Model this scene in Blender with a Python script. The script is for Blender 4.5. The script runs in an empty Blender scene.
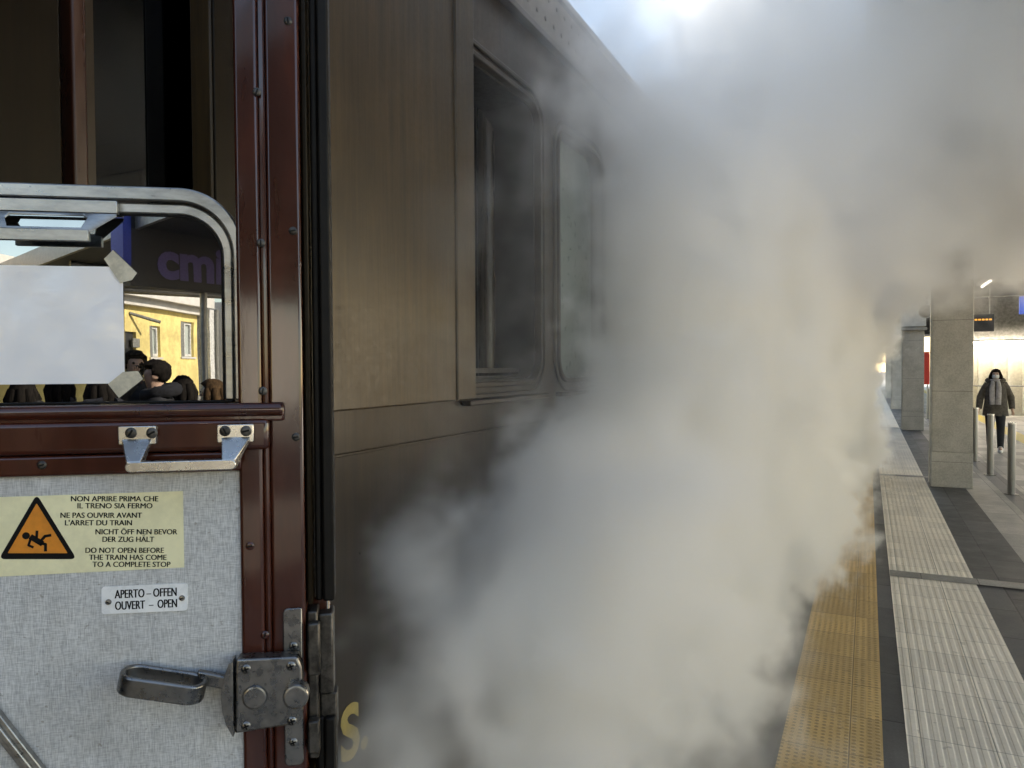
import bpy, bmesh, math, random
from mathutils import Vector, Matrix, noise as mnoise
R = math.radians
random.seed(7)
C = bpy.context.scene.collection
sc = bpy.context.scene

# ------------------------------------------------------------------ camera, sky, sun, exposure
F = 740.0                      # focal length in pixels for a 1024 wide frame
EYE = Vector((0, 0, 1.75))
YAW, PITCH, ROLL = R(25.7), R(-1.38), R(0.35)
cd = bpy.data.cameras.new("camera"); cam = bpy.data.objects.new("camera", cd); C.objects.link(cam)
cd.sensor_width = 36; cd.lens = 36 * F / 1024; cd.clip_start = 0.02; cd.clip_end = 3000
RM = Matrix.Rotation(YAW, 3, 'Z') @ Matrix.Rotation(R(90) + PITCH, 3, 'X') @ Matrix.Rotation(-ROLL, 3, 'Z')
cam.matrix_world = Matrix.Translation(EYE) @ RM.to_4x4()
sc.camera = cam
SUN_EL, SUN_AZ = 30, 38       # azimuth measured from +Y towards +X
sd = Vector((math.sin(R(SUN_AZ)) * math.cos(R(SUN_EL)), math.cos(R(SUN_AZ)) * math.cos(R(SUN_EL)), math.sin(R(SUN_EL))))
w = bpy.data.worlds.new("World"); sc.world = w; w.use_nodes = True
nt = w.node_tree
sky = nt.nodes.new("ShaderNodeTexSky"); sky.sky_type = 'NISHITA'; sky.sun_disc = False
sky.sun_elevation = R(SUN_EL); sky.sun_rotation = R(SUN_AZ); sky.air_density = 1.0; sky.dust_density = .5
bg = nt.nodes["Background"]; nt.links.new(sky.outputs[0], bg.inputs[0]); bg.inputs[1].default_value = 0.15
sl = bpy.data.lights.new("sun", 'SUN'); sl.energy = 4.4; sl.angle = R(0.5); sl.color = (1, .965, .91)
so = bpy.data.objects.new("sun", sl); C.objects.link(so)
so.rotation_euler = sd.to_track_quat('Z', 'Y').to_euler()
vs = sc.view_settings; vs.view_transform = 'Standard'; vs.look = 'None'; vs.gamma = 1; vs.use_curve_mapping = False
vs.exposure = 1.82
vs.use_white_balance = True; vs.white_balance_temperature = 7700; vs.white_balance_tint = 10
cy = sc.cycles
cy.max_bounces = 10; cy.diffuse_bounces = 3; cy.glossy_bounces = 3; cy.transmission_bounces = 4
cy.transparent_max_bounces = 12; cy.volume_bounces = 7
cy.volume_step_rate = 1.0; cy.volume_max_steps = 256
cy.use_adaptive_sampling = True; cy.adaptive_threshold = 0.02
cy.use_denoising = True
cy.sample_clamp_indirect = 6
cy.caustics_reflective = False; cy.caustics_refractive = False

def ray(px, py):
    return RM @ Vector(((px - 512) / F, -(py - 384) / F, -1))
def on_x(px, py, X):            # where the sight line meets the plane x = X
    d = ray(px, py); return EYE + d * ((X - EYE.x) / d.x)
def on_z(px, py, Z):
    d = ray(px, py); return EYE + d * ((Z - EYE.z) / d.z)
def on_y(px, py, Y):
    d = ray(px, py); return EYE + d * ((Y - EYE.y) / d.y)

# ------------------------------------------------------------------ node expressions and materials
class S:
    """socket wrapper so that node maths can be written as expressions"""
    def __init__(s, nt, out): s.nt, s.o = nt, out
    def _m(s, op, *a, clamp=False):
        n = s.nt.nodes.new("ShaderNodeMath"); n.operation = op; n.use_clamp = clamp
        for i, v in enumerate((s,) + a):
            if isinstance(v, S): s.nt.links.new(v.o, n.inputs[i])
            else: n.inputs[i].default_value = v
        return S(s.nt, n.outputs[0])
    def __add__(s, b): return s._m('ADD', b)
    __radd__ = __add__
    def __mul__(s, b): return s._m('MULTIPLY', b)
    __rmul__ = __mul__
    def __sub__(s, b): return s._m('SUBTRACT', b)
    def __rsub__(s, b): return (s * -1.0) + b
    def __truediv__(s, b): return s._m('DIVIDE', b)
    def min(s, b): return s._m('MINIMUM', b)
    def max(s, b): return s._m('MAXIMUM', b)
    def smin(s, b, k): return s._m('SMOOTH_MIN', b, k)
    def smax(s, b, k): return s._m('SMOOTH_MAX', b, k)
    def abs(s): return s._m('ABSOLUTE')
    def sin(s): return s._m('SINE')
    def fract(s): return s._m('FRACT')
    def pow(s, b): return s._m('POWER', b)
    def sstep(s, a, b, lo=0.0, hi=1.0):
        n = s.nt.nodes.new("ShaderNodeMapRange"); n.interpolation_type = 'SMOOTHSTEP'
        s.nt.links.new(s.o, n.inputs[0])
        for i, v in zip((1, 2, 3, 4), (a, b, lo, hi)): n.inputs[i].default_value = v
        return S(s.nt, n.outputs[0])
    def lin(s, a, b, lo=0.0, hi=1.0):
        n = s.nt.nodes.new("ShaderNodeMapRange")
        s.nt.links.new(s.o, n.inputs[0])
        for i, v in zip((1, 2, 3, 4), (a, b, lo, hi)): n.inputs[i].default_value = v
        return S(s.nt, n.outputs[0])

def coords(nt, rotz=0.0, scale=(1, 1, 1), loc=(0, 0, 0)):
    t = nt.nodes.new("ShaderNodeTexCoord"); m = nt.nodes.new("ShaderNodeMapping")
    g = nt.nodes.new("ShaderNodeNewGeometry")
    nt.links.new(g.outputs['Position'], m.inputs[0])
    m.inputs['Rotation'].default_value = (0, 0, rotz); m.inputs['Scale'].default_value = scale; m.inputs['Location'].default_value = loc
    return m.outputs[0]
def xyz(nt, vec):
    n = nt.nodes.new("ShaderNodeSeparateXYZ"); nt.links.new(vec, n.inputs[0])
    return [S(nt, o) for o in n.outputs]
def nz(nt, vec, scale=5, detail=4, rough=.55, dist=0, typ='FBM'):
    n = nt.nodes.new("ShaderNodeTexNoise"); n.noise_type = typ
    if vec is not None: nt.links.new(vec, n.inputs['Vector'])
    n.inputs['Scale'].default_value = scale; n.inputs['Detail'].default_value = detail
    n.inputs['Roughness'].default_value = rough; n.inputs['Distortion'].default_value = dist
    return S(nt, n.outputs[0])
def mixc(nt, fac, a, b):
    n = nt.nodes.new("ShaderNodeMix"); n.data_type = 'RGBA'
    for v, i in ((fac, 0), (a, 6), (b, 7)):
        if isinstance(v, S): nt.links.new(v.o, n.inputs[i])
        elif hasattr(v, 'is_output'): nt.links.new(v, n.inputs[i])
        elif i == 0: n.inputs[0].default_value = v
        else: n.inputs[i].default_value = (*v, 1) if len(v) == 3 else v
    return n.outputs[2]
def bump(nt, h, strength=.3, dist=.002):
    n = nt.nodes.new("ShaderNodeBump"); n.inputs['Strength'].default_value = strength; n.inputs['Distance'].default_value = dist
    nt.links.new(h.o, n.inputs['Height']); return n.outputs[0]
def new_mat(name):
    m = bpy.data.materials.new(name); m.use_nodes = True
    return m, m.node_tree, m.node_tree.nodes["Principled BSDF"]
def mat(name, col, rough=.5, metal=0, var=.18, scale=12, stretch=(1, 1, 1), rvar=.12, bmp=0.0, bscale=60, coat=0, col2=None, spec=.5):
    """painted / worn surface: base colour broken by two noises, roughness by a third"""
    m, nt, b = new_mat(name)
    v = coords(nt, scale=stretch)
    n1 = nz(nt, v, scale, 6, .6); n2 = nz(nt, v, scale * 5.3, 4, .6)
    dark = col2 or tuple(c * (1 - 2 * var) for c in col)
    f = (n1 * .65 + n2 * .35).sstep(.38, .62)
    nt.links.new(mixc(nt, f, dark, tuple(min(1, c * (1 + var * .5)) for c in col)), b.inputs['Base Color'])
    nt.links.new((n2.lin(.3, .7, rough - rvar, rough + rvar)).o, b.inputs['Roughness'])
    b.inputs['Metallic'].default_value = metal; b.inputs['Specular IOR Level'].default_value = spec
    b.inputs['Coat Weight'].default_value = coat; b.inputs['Coat Roughness'].default_value = .08
    if bmp: nt.links.new(bump(nt, nz(nt, v, bscale, 5, .6), bmp, .002), b.inputs['Normal'])
    return m
def flat(name, col, rough=.6, metal=0):
    return mat(name, col, rough, metal, var=.08, scale=30)
def lamp_mat(name, col, strength):
    m, nt, b = new_mat(name)
    b.inputs['Base Color'].default_value = (*col, 1); b.inputs['Emission Color'].default_value = (*col, 1); b.inputs['Emission Strength'].default_value = strength
    return m
def glass_mat(name, tint, refl, rough=.01, wob=0.0):
    """coated glass: part mirror, part tinted see-through"""
    m, nt, b = new_mat(name)
    nt.nodes.remove(b)
    g = nt.nodes.new("ShaderNodeBsdfGlossy"); g.inputs['Roughness'].default_value = rough
    v0 = coords(nt, R(-35.7), (1, 1, 1)); smear = nz(nt, v0, 7, 5, .6)
    nt.links.new(mixc(nt, smear.sstep(.35, .7), (.78, .8, .82), (1, 1, 1)), g.inputs['Color'])
    if wob: nt.links.new(bump(nt, nz(nt, coords(nt), 9, 2, .4), wob, .004), g.inputs['Normal'])
    t = nt.nodes.new("ShaderNodeBsdfTransparent"); t.inputs['Color'].default_value = (*tint, 1)
    fr = nt.nodes.new("ShaderNodeFresnel"); fr.inputs['IOR'].default_value = 1.5
    f = S(nt, fr.outputs[0]) * (1 - refl) + refl
    mx = nt.nodes.new("ShaderNodeMixShader"); nt.links.new(f.o, mx.inputs[0]); nt.links.new(t.outputs[0], mx.inputs[1]); nt.links.new(g.outputs[0], mx.inputs[2])
    nt.links.new(mx.outputs[0], nt.nodes['Material Output'].inputs['Surface'])
    return m

M = {}
M['maroon'] = mat('maroon_gloss_paint', (.060, .0125, .0052), .36, var=.22, scale=9, stretch=(1, 1, .25), coat=.42, bmp=.05, bscale=45, spec=.12)
_b = M['maroon'].node_tree.nodes['Principled BSDF']; _b.inputs['Coat IOR'].default_value = 1.75; _b.inputs['Coat Weight'].default_value = .62
M['maroon'].node_tree.links.new(_b.inputs['Normal'].links[0].from_socket, _b.inputs['Coat Normal'])
M['brown'] = None
M['alu'] = mat('worn_aluminium', (.42, .41, .39), .33, .9, var=.2, scale=22, stretch=(.3, .3, 1), rvar=.08)
M['bright_alu'] = mat('polished_aluminium', (.66, .64, .60), .27, .95, var=.04, scale=12, rvar=.04)
M['steel'] = mat('worn_steel', (.24, .23, .22), .30, .92, var=.13, scale=22, rvar=.09, bmp=.015, bscale=90)
M['dark_steel'] = mat('dark_oiled_steel', (.10, .09, .08), .4, .8, var=.3, scale=50)
M['rubber'] = mat('black_rubber', (.008, .0065, .0055), .5, var=.2, scale=30, spec=.18)
M['black'] = mat('black_ink', (.005, .005, .005), .6, var=.05, spec=.15)
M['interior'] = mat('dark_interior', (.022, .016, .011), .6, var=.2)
M['wood'] = mat('interior_wood', (.085, .045, .02), .3, var=.25, scale=10, stretch=(1, 1, .1), coat=.3)
M['redwood'] = mat('red_brown_trim', (.055, .016, .007), .35, var=.2, scale=10, stretch=(1, 1, .15))

def brown_paint(name, col, streak=.3):
    m, nt, b = new_mat(name)
    v = coords(nt, scale=(1, 1, .045)); v2 = coords(nt)
    st = nz(nt, v, 46, 6, .65); st2 = nz(nt, v, 150, 3, .6); cl = nz(nt, v2, 3.2, 5, .6); fine = nz(nt, v2, 60, 4, .6)
    f = (st * .45 + st2 * .2 + cl * .35).sstep(.36, .64)
    c = mixc(nt, f, tuple(x * (1 - streak) for x in col), tuple(x * (1 + streak * .6) for x in col))
    nt.links.new(c, b.inputs['Base Color'])
    nt.links.new((cl * .5 + fine * .5).lin(.3, .7, .26, .5).o, b.inputs['Roughness'])
    b.inputs['Specular IOR Level'].default_value = .3 if col[0] > .02 else .12
    nt.links.new(bump(nt, cl * .7 + st * .25 + fine * .05, .10, .012), b.inputs['Normal'])
    return m
M['brown'] = brown_paint('olive_brown_coach_paint', (.050, .0305, .0125), .42)
M['brown_low'] = brown_paint('dull_brown_coach_paint', (.032, .0195, .0105), .4)
M['brown_dark'] = brown_paint('dark_brown_and_painted_shade', (.010, .006, .0022), .3)  # shade behind the open door put into the brown; plain colour on the edge moulding
M['roof'] = mat('grey_coach_roof', (.22, .21, .20), .6, var=.2)
M['cantrail'] = mat('grimy_brown_cantrail', (.13, .105, .08), .5, var=.2, scale=20)

# ------------------------------------------------------------------ mesh helpers (all in world coordinates)
def bx(bm, x0, x1, y0, y1, z0, z1, T=None, mi=0):
    vs_ = [bm.verts.new((x, y, z)) for x in (x0, x1) for y in (y0, y1) for z in (z0, z1)]
    fs = [(0, 1, 3, 2), (4, 6, 7, 5), (0, 4, 5, 1), (2, 3, 7, 6), (0, 2, 6, 4), (1, 5, 7, 3)]
    fl = [bm.faces.new([vs_[i] for i in f]) for f in fs]
    for f in fl: f.material_index = mi
    if T is not None:
        for v in vs_: v.co = T @ v.co
    return vs_
def plate(bm, outer, holes, c0, c1, axes, T=None, mi=0):
    """2-D outline with holes, extruded between c0 and c1; axes maps (a, b, c) to xyz"""
    def loop(pts):
        v = [bm.verts.new(axes(a, b, c0)) for a, b in pts]
        return v, [bm.edges.new((v[i], v[(i + 1) % len(v)])) for i in range(len(v))]
    vs_, es = [], []
    for l in [outer] + list(holes):
        v, e = loop(l); vs_ += v; es += e
    if holes:
        r = bmesh.ops.triangle_fill(bm, use_beauty=True, edges=es)
        faces = [g for g in r['geom'] if isinstance(g, bmesh.types.BMFace)]
    else:
        faces = [bm.faces.new(vs_)]
    ex = bmesh.ops.extrude_face_region(bm, geom=faces)
    nv = [g for g in ex['geom'] if isinstance(g, bmesh.types.BMVert)]
    d = Vector(axes(0, 0, c1)) - Vector(axes(0, 0, c0))
    for v in nv: v.co += d
    if T is not None:
        for v in vs_ + nv: v.co = T @ v.co
    fs_ = set(f for v in vs_ + nv for f in v.link_faces)
    for f in fs_: f.material_index = mi
    bmesh.ops.recalc_face_normals(bm, faces=list(fs_))
    return vs_ + nv
def rrect(a0, a1, b0, b1, r, n=8, corners=(1, 1, 1, 1)):
    """rounded rectangle, corners = (low-low, high-low, high-high, low-high)"""
    out = []
    for (ca, cb, s, on) in ((a0, b0, 180, corners[0]), (a1, b0, 270, corners[1]), (a1, b1, 0, corners[2]), (a0, b1, 90, corners[3])):
        if not on: out.append((ca, cb)); continue
        oa = ca + r if ca == a0 else ca - r; ob = cb + r if cb == b0 else cb - r
        for i in range(n + 1):
            t = R(s + 90 * i / n); out.append((oa + r * math.cos(t), ob + r * math.sin(t)))
    return out
def tube(bm, pts, r, segs=12, T=None, cap=True, mi=0, flat_y=None):
    pts = [Vector(p) for p in pts]; rings = []
    rs = r if isinstance(r, (list, tuple)) else [r] * len(pts)
    up = None
    for i, p in enumerate(pts):
        d = (pts[min(i + 1, len(pts) - 1)] - pts[max(i - 1, 0)]).normalized()
        if up is None:
            up = Vector((0, 0, 1)) if abs(d.z) < .9 else Vector((1, 0, 0))
        s = d.cross(up).normalized(); up = s.cross(d).normalized()
        rings.append([bm.verts.new(p + s * (rs[i] * math.cos(2 * math.pi * k / segs)) + up * (rs[i] * (flat_y or 1) * math.sin(2 * math.pi * k / segs))) for k in range(segs)])
    fl = []
    for a, b in zip(rings, rings[1:]):
        for k in range(segs): fl.append(bm.faces.new((a[k], a[(k + 1) % segs], b[(k + 1) % segs], b[k])))
    if cap: fl.append(bm.faces.new(rings[0][::-1])); fl.append(bm.faces.new(rings[-1]))
    for f in fl: f.material_index = mi
    if T is not None:
        for rr in rings:
            for v in rr: v.co = T @ v.co
    return rings
def lathe(bm, p, axis, prof, segs=20, T=None, mi=0):
    """profile [(height, radius)] turned about axis from p"""
    axis = Vector(axis).normalized(); a = axis.orthogonal().normalized(); b = axis.cross(a); p = Vector(p); rings = []
    for h, r in prof:
        rings.append([bm.verts.new(p + axis * h + (a * math.cos(2 * math.pi * k / segs) + b * math.sin(2 * math.pi * k / segs)) * max(r, 1e-5)) for k in range(segs)])
    for q, s in zip(rings, rings[1:]):
        for k in range(segs): bm.faces.new((q[k], q[(k + 1) % segs], s[(k + 1) % segs], s[k])).material_index = mi
    bm.faces.new(rings[0][::-1]).material_index = mi; bm.faces.new(rings[-1]).material_index = mi
    if T is not None:
        for rr in rings:
            for v in rr: v.co = T @ v.co
def loft(bm, secs, segs=20, mi=0, cap=True):
    """secs: (centre, rx, ry) elliptical rings"""
    rings = []
    for c, rx, ry in secs:
        rings.append([bm.verts.new((c[0] + rx * math.cos(2 * math.pi * k / segs), c[1] + ry * math.sin(2 * math.pi * k / segs), c[2])) for k in range(segs)])
    for q, s in zip(rings, rings[1:]):
        for k in range(segs): bm.faces.new((q[k], q[(k + 1) % segs], s[(k + 1) % segs], s[k])).material_index = mi
    if cap: bm.faces.new(rings[0][::-1]).material_index = mi; bm.faces.new(rings[-1]).material_index = mi
    return rings
def text_into(bm, s, height, T, mi=0, align='LEFT', spacing=1.0, depth=.0003, bold=0.0, width=1.0):
    """letters laid in the local x (right) / z (up) plane, facing local -y"""
    cu = bpy.data.curves.new("t", 'FONT'); cu.body = s; cu.size = 1; cu.align_x = align; cu.space_character = spacing
    cu.extrude = 0; cu.offset = bold; cu.resolution_u = 4
    o = bpy.data.objects.new("t", cu); C.objects.link(o)
    dg = bpy.context.evaluated_depsgraph_get(); me = bpy.data.meshes.new_from_object(o.evaluated_get(dg))
    n0 = len(bm.verts); f0 = len(bm.faces)
    bm.from_mesh(me); bm.verts.ensure_lookup_table(); bm.faces.ensure_lookup_table()
    k = height / .70
    for v in bm.verts[n0:]: v.co = T @ Vector((v.co.x * k * width, -depth, v.co.y * k))
    for f in bm.faces[f0:]: f.material_index = mi
    bpy.data.objects.remove(o); bpy.data.curves.remove(cu); bpy.data.meshes.remove(me)

def wloc(o):
    return o.location + (wloc(o.parent) if o.parent else Vector())
def obj(name, bm, mats, parent=None, bevel=0, segs=2, smooth=35, origin=None, recalc=True):
    if recalc and bm.faces: bmesh.ops.recalc_face_normals(bm, faces=list(bm.faces))
    me = bpy.data.meshes.new(name); bm.normal_update()
    co = [v.co.copy() for v in bm.verts]
    lo = Vector([min(c[i] for c in co) for i in range(3)]); hi = Vector([max(c[i] for c in co) for i in range(3)])
    c = Vector(((lo.x + hi.x) / 2, (lo.y + hi.y) / 2, lo.z)) if origin is None else Vector(origin)
    for v in bm.verts: v.co -= c
    bm.to_mesh(me); bm.free()
    for m in (mats if isinstance(mats, (list, tuple)) else [mats]): me.materials.append(m)
    o = bpy.data.objects.new(name, me); C.objects.link(o)
    if parent: o.parent = parent
    o.location = c - (wloc(parent) if parent else Vector())
    if smooth:
        for p in me.polygons: p.use_smooth = True
        me.set_sharp_from_angle(angle=R(smooth))
    if bevel:
        b = o.modifiers.new("bevel", 'BEVEL'); b.width = bevel; b.segments = segs; b.limit_method = 'ANGLE'; b.angle_limit = R(35); b.use_clamp_overlap = True
    return o
def tag(o, label=None, cat=None, group=None, kind=None):
    if label: o['label'] = label
    if cat: o['category'] = cat
    if group: o['group'] = group
    if kind: o['kind'] = kind
    return o
def thing(name, loc, label, cat, group=None):
    o = bpy.data.objects.new(name, None); o.empty_display_size = .2; C.objects.link(o); o.location = loc
    return tag(o, label, cat, group)
def copy_tree(o, parent=None):
    c = o.copy(); C.objects.link(c); c.parent = parent
    for ch in [x for x in bpy.data.objects if x.parent == o]: copy_tree(ch, c)
    return c
def B(): return bmesh.new()
def AX_yz(X):                                 # outline in (y, z), thickness along x
    return lambda a, b, c: (c, a, b)
def sheet(name, x0, x1, y0, y1, z, m, nx=1, ny=1):
    bm = B(); bmesh.ops.create_grid(bm, x_segments=nx, y_segments=ny, size=.5)
    for v in bm.verts: v.co = Vector((x0 + (v.co.x + .5) * (x1 - x0), y0 + (v.co.y + .5) * (y1 - y0), z))
    return tag(obj(name, bm, m, smooth=0), kind='structure')

# ------------------------------------------------------------------ ground, track, platform
def stone_slabs(name, col, sx, sy, off=.5, rough=.55, var=.3, mortar=.0035):
    m, nt, b = new_mat(name); v = coords(nt)
    br = nt.nodes.new("ShaderNodeTexBrick"); nt.links.new(coords(nt, R(90)), br.inputs['Vector'])
    br.offset = off; br.inputs['Scale'].default_value = 1; br.inputs['Mortar Size'].default_value = mortar; br.inputs['Mortar Smooth'].default_value = .2
    br.inputs['Brick Width'].default_value = sy; br.inputs['Row Height'].default_value = sx
    br.inputs['Color1'].default_value = (*[c * (1 - var) for c in col], 1); br.inputs['Color2'].default_value = (*[min(1, c * (1 + var)) for c in col], 1)
    br.inputs['Mortar'].default_value = (*[c * .3 for c in col], 1)
    n1 = nz(nt, v, 5, 6, .65); n2 = nz(nt, v, 70, 4, .6)
    c2 = mixc(nt, (n1 * .6 + n2 * .4).sstep(.33, .67), (.62, .62, .62), (1.2, 1.2, 1.2))
    mm = nt.nodes.new("ShaderNodeMix"); mm.data_type = 'RGBA'; mm.blend_type = 'MULTIPLY'; mm.inputs[0].default_value = 1
    nt.links.new(br.outputs['Color'], mm.inputs[6]); nt.links.new(c2, mm.inputs[7]); nt.links.new(mm.outputs[2], b.inputs['Base Color'])
    nt.links.new((n1).lin(.3, .7, rough - .15, rough + .15).o, b.inputs['Roughness'])
    nt.links.new(bump(nt, n2 * .4 - S(nt, br.outputs['Fac']) * 1.0, .5, .003), b.inputs['Normal'])
    return m
M['slate'] = stone_slabs('dark_slate_paving', (.075, .076, .080), .48, .62, var=.4, mortar=.006)
M['pale_slab'] = stone_slabs('pale_stone_paving', (.42, .40, .37), .39, .60, 0)
M['grey_slab'] = stone_slabs('grey_stone_paving', (.20, .195, .19), .6, .9)
M['band'] = stone_slabs('beige_stone_band', (.30, .285, .26), .4, .8)
M['edge'] = stone_slabs('platform_edge_stone', (.12, .12, .125), .35, 1.0, 0)
M['concourse'] = stone_slabs('concourse_floor', (.33, .315, .29), .6, .6, 0)

def tactile(name, col, dots):
    m, nt, b = new_mat(name); v = coords(nt); x, y, z = xyz(nt, v)
    n1 = nz(nt, v, 3.5, 6, .65); n2 = nz(nt, v, 45, 4, .6)
    if dots:
        p = .0333
        a = (x / p).fract() - .5; c = (y / p).fract() - .5
        r2 = (a * a + c * c)
        h = r2.sstep(.05, .12, 1, 0)
        tx, ty = .4, .4
        ring = r2.sstep(.03, .10, 1, 0)
    else:
        p = .046
        a = ((x / p).fract() - .5).abs()
        h = a.sstep(.20, .34, 1, 0)
        tx, ty = .30, .30
        ring = a.sstep(.30, .46)
    jx = (((x + .07) / tx).fract() - .5).abs().sstep(.490, .497)
    jy = ((y / ty).fract() - .5).abs().sstep(.490, .497)
    j = jx.max(jy)
    wn = nt.nodes.new("ShaderNodeTexWhiteNoise"); wn.noise_dimensions = '3D'
    sn = nt.nodes.new("ShaderNodeVectorMath"); sn.operation = 'SNAP'; nt.links.new(v, sn.inputs[0]); sn.inputs[1].default_value = (tx, ty, 1)
    nt.links.new(sn.outputs[0], wn.inputs[0]); tile = S(nt, wn.outputs[0])
    f = (n1 * .5 + n2 * .3 + tile * .25).sstep(.3, .78)
    c0 = mixc(nt, f, tuple(k * (.7 if dots else .84) for k in col), tuple(min(1, k * 1.08) for k in col))
    c1 = mixc(nt, (ring * n1.sstep(.3, .6) * (.75 if dots else .30)), c0, tuple(k * .35 for k in col))
    spots = nz(nt, v, 16, 3, .5).sstep(.66, .70) * .5 + nz(nt, v, 1.4, 5, .7).sstep(.55, .75) * .22
    c1 = mixc(nt, spots, c1, tuple(k * .45 for k in col))
    c2 = mixc(nt, j * .8, c1, tuple(k * .22 for k in col))
    nt.links.new(c2, b.inputs['Base Color']); b.inputs['Roughness'].default_value = .62
    nt.links.new(bump(nt, h - j * .6 + n2 * .1, .9, .004), b.inputs['Normal'])
    return m
M['yellow_tactile'] = tactile('yellow_stud_tile', (.60, .39, .15), True)
M['white_tactile'] = tactile('pale_ribbed_tile', (.80, .725, .61), False)
M['ballast'] = mat('ballast', (.12, .11, .10), .9, var=.4, scale=25, bmp=1, bscale=30)
M['concrete'] = mat('concrete', (.28, .27, .25), .8, var=.2, scale=4, bmp=.2)

EDGE = -.74
sheet('ground', -60, 200, -200, 300, -1.15, M['ballast'])
bm = B(); bx(bm, EDGE, 30, -60, 90, -1.1, -.004)
tag(obj('platform', bm, M['concrete'], smooth=0), kind='structure')
def strip(name, x0, x1, m, z=0.0, y0=-60, y1=90): return sheet(name, x0, x1, y0, y1, z, m)
strip('platform_edge', EDGE, -.355, M['edge'])
strip('tactile_paving', -.355, .07, M['yellow_tactile'], .004)
strip('paving_joint', .07, .17, M['slate'])
strip('tactile_paving', .17, .78, M['white_tactile'], .004)
strip('paving', .78, 1.24, M['slate'])
strip('paving', 1.24, 1.64, M['pale_slab'])
strip('paving', 1.64, 1.88, M['grey_slab'])
strip('paving', 1.88, 2.30, M['pale_slab'])
strip('concourse_floor', 2.30, 30, M['concourse'])
for y in (6.8, 12.9, 22.5, 32.0):
    sheet('paving_band', .172, 1.238, y, y + .19, .008, M['band'])
strip('guide_line', 3.05, 3.42, flat('yellow_floor_paint', (.55, .42, .08)), .004, 4, 60)
# track under the coach
for X in (-3.15, -1.72):
    bm = B(); bx(bm, X - .035, X + .035, -60, 120, -.98, -.83); bx(bm, X - .07, X + .07, -60, 120, -1.0, -.98)
    tag(obj('rail', bm, M['dark_steel'], smooth=0), 'rusty steel running rail beneath the coach, ' + ('far side' if X < -2 else 'platform side'), 'rail', 'rails under the coach')

# ------------------------------------------------------------------ the coach
WX = -1.05           # outer face of the coach side
PX = -1.00           # face of the proud panel beside the door
coach = thing('passenger_carriage', (-2.4, 9, -.8), 'old brown railway carriage in steam with its entrance door swung open', 'train carriage')
Y0, Y1 = -9.0, 24.0
DOOR_Y0, DOOR_Y1 = -.56, .16
w1 = (1.52, on_x(538, 200, WX).y, on_x(490, 383, WX).z, 2.66)     # y0, y1, z0, z1 of the open window
w2 = (on_x(557, 200, WX).y, on_x(600, 200, WX).y, w1[2], 2.64)
more = [(3.75 + 1.75 * i, 4.85 + 1.75 * i, w1[2], 2.66) for i in range(11)]
slit = (on_x(86, 100, WX - .02).y, on_x(213, 100, WX - .03).y, 1.45, 2.75)
ZB, ZT = .18, 2.905
wins = [w1, w2, slit] + more
WAIST = 1.555
holes = [rrect(a, b, c, d, .085) for a, b, c, d in wins]
bm = B()
plate(bm, [(DOOR_Y1, WAIST), (Y1, WAIST), (Y1, ZT), (DOOR_Y1, ZT)], [rrect(a, b, max(c, WAIST + .02), d, .085) for a, b, c, d in wins], WX - .06, WX, AX_yz(0))
bx(bm, WX - .06, WX, Y0, DOOR_Y0, WAIST, ZT)
obj('upper_side', bm, M['brown_low'], coach, smooth=20)
bm = B()
bx(bm, WX - .06, WX - .004, DOOR_Y1, Y1, ZB, WAIST - .001); bx(bm, WX - .06, WX - .004, Y0, DOOR_Y0, ZB, WAIST - .001)
obj('lower_side', bm, M['brown_low'], coach, smooth=0)
bm = B(); bx(bm, WX - .003, WX + .004, DOOR_Y1 + .01, Y1 - .01, WAIST - .004, WAIST + .004)
obj('waist_bead', bm, M['brown_low'], coach, bevel=.002)
# proud panel with its vertical bead
pr, pb = on_x(475, 200, PX).y, on_x(400, 406, PX).z
bm = B()
plate(bm, [(on_x(211, 100, PX).y, pb), (pr, pb), (pr, ZT - .01), (on_x(211, 100, PX).y, ZT - .01)], [], WX + .001, PX, AX_yz(0))
obj('door_pocket_panel', bm, M['brown'], coach, bevel=.004)
bm = B(); bx(bm, PX + .0005, PX + .006, on_x(212, 100, PX).y, on_x(262, 100, PX).y, pb + .003, ZT - .013)  # added dark plate: light falloff at this end of the panel put into colour
obj('panel_shade_strip', bm, M['brown_dark'], coach, bevel=.002)
yb = on_x(456, 200, PX).y
bm = B(); tube(bm, [(PX - .001, yb, pb + .002), (PX - .001, yb, ZT - .012)], .007, 10)
obj('panel_bead', bm, M['brown'], coach)
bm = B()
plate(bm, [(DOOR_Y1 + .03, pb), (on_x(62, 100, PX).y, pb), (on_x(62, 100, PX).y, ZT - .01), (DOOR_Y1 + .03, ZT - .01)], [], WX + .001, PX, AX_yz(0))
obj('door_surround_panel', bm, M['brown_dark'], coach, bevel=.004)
bm = B(); bx(bm, WX + .001, WX + .03, on_x(73, 100, WX + .03).y, on_x(88, 100, WX + .03).y, 1.45, ZT - .01)
obj('trim_strip', bm, M['redwood'], coach, bevel=.004)
bm = B(); bx(bm, WX + .001, WX + .03, on_x(204, 100, WX + .03).y, on_x(210, 100, WX + .03).y, 1.45, ZT - .01)
obj('glazing_strip', bm, mat('dull_grey_strip', (.20, .19, .17), .5, .3, var=.2), coach, bevel=.003)
M['dark_glass'] = glass_mat('dark_window_glass', (.10, .11, .12), .02, .02)
M['frost'] = mat('frosted_glass', (.23, .27, .235), .35, var=.06, scale=6)
bm = B(); bx(bm, WX - .04, WX - .03, slit[0] - .01, slit[1] + .01, 1.44, 2.76)
obj('window_pane', bm, M['dark_glass'], coach, smooth=0)
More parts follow.
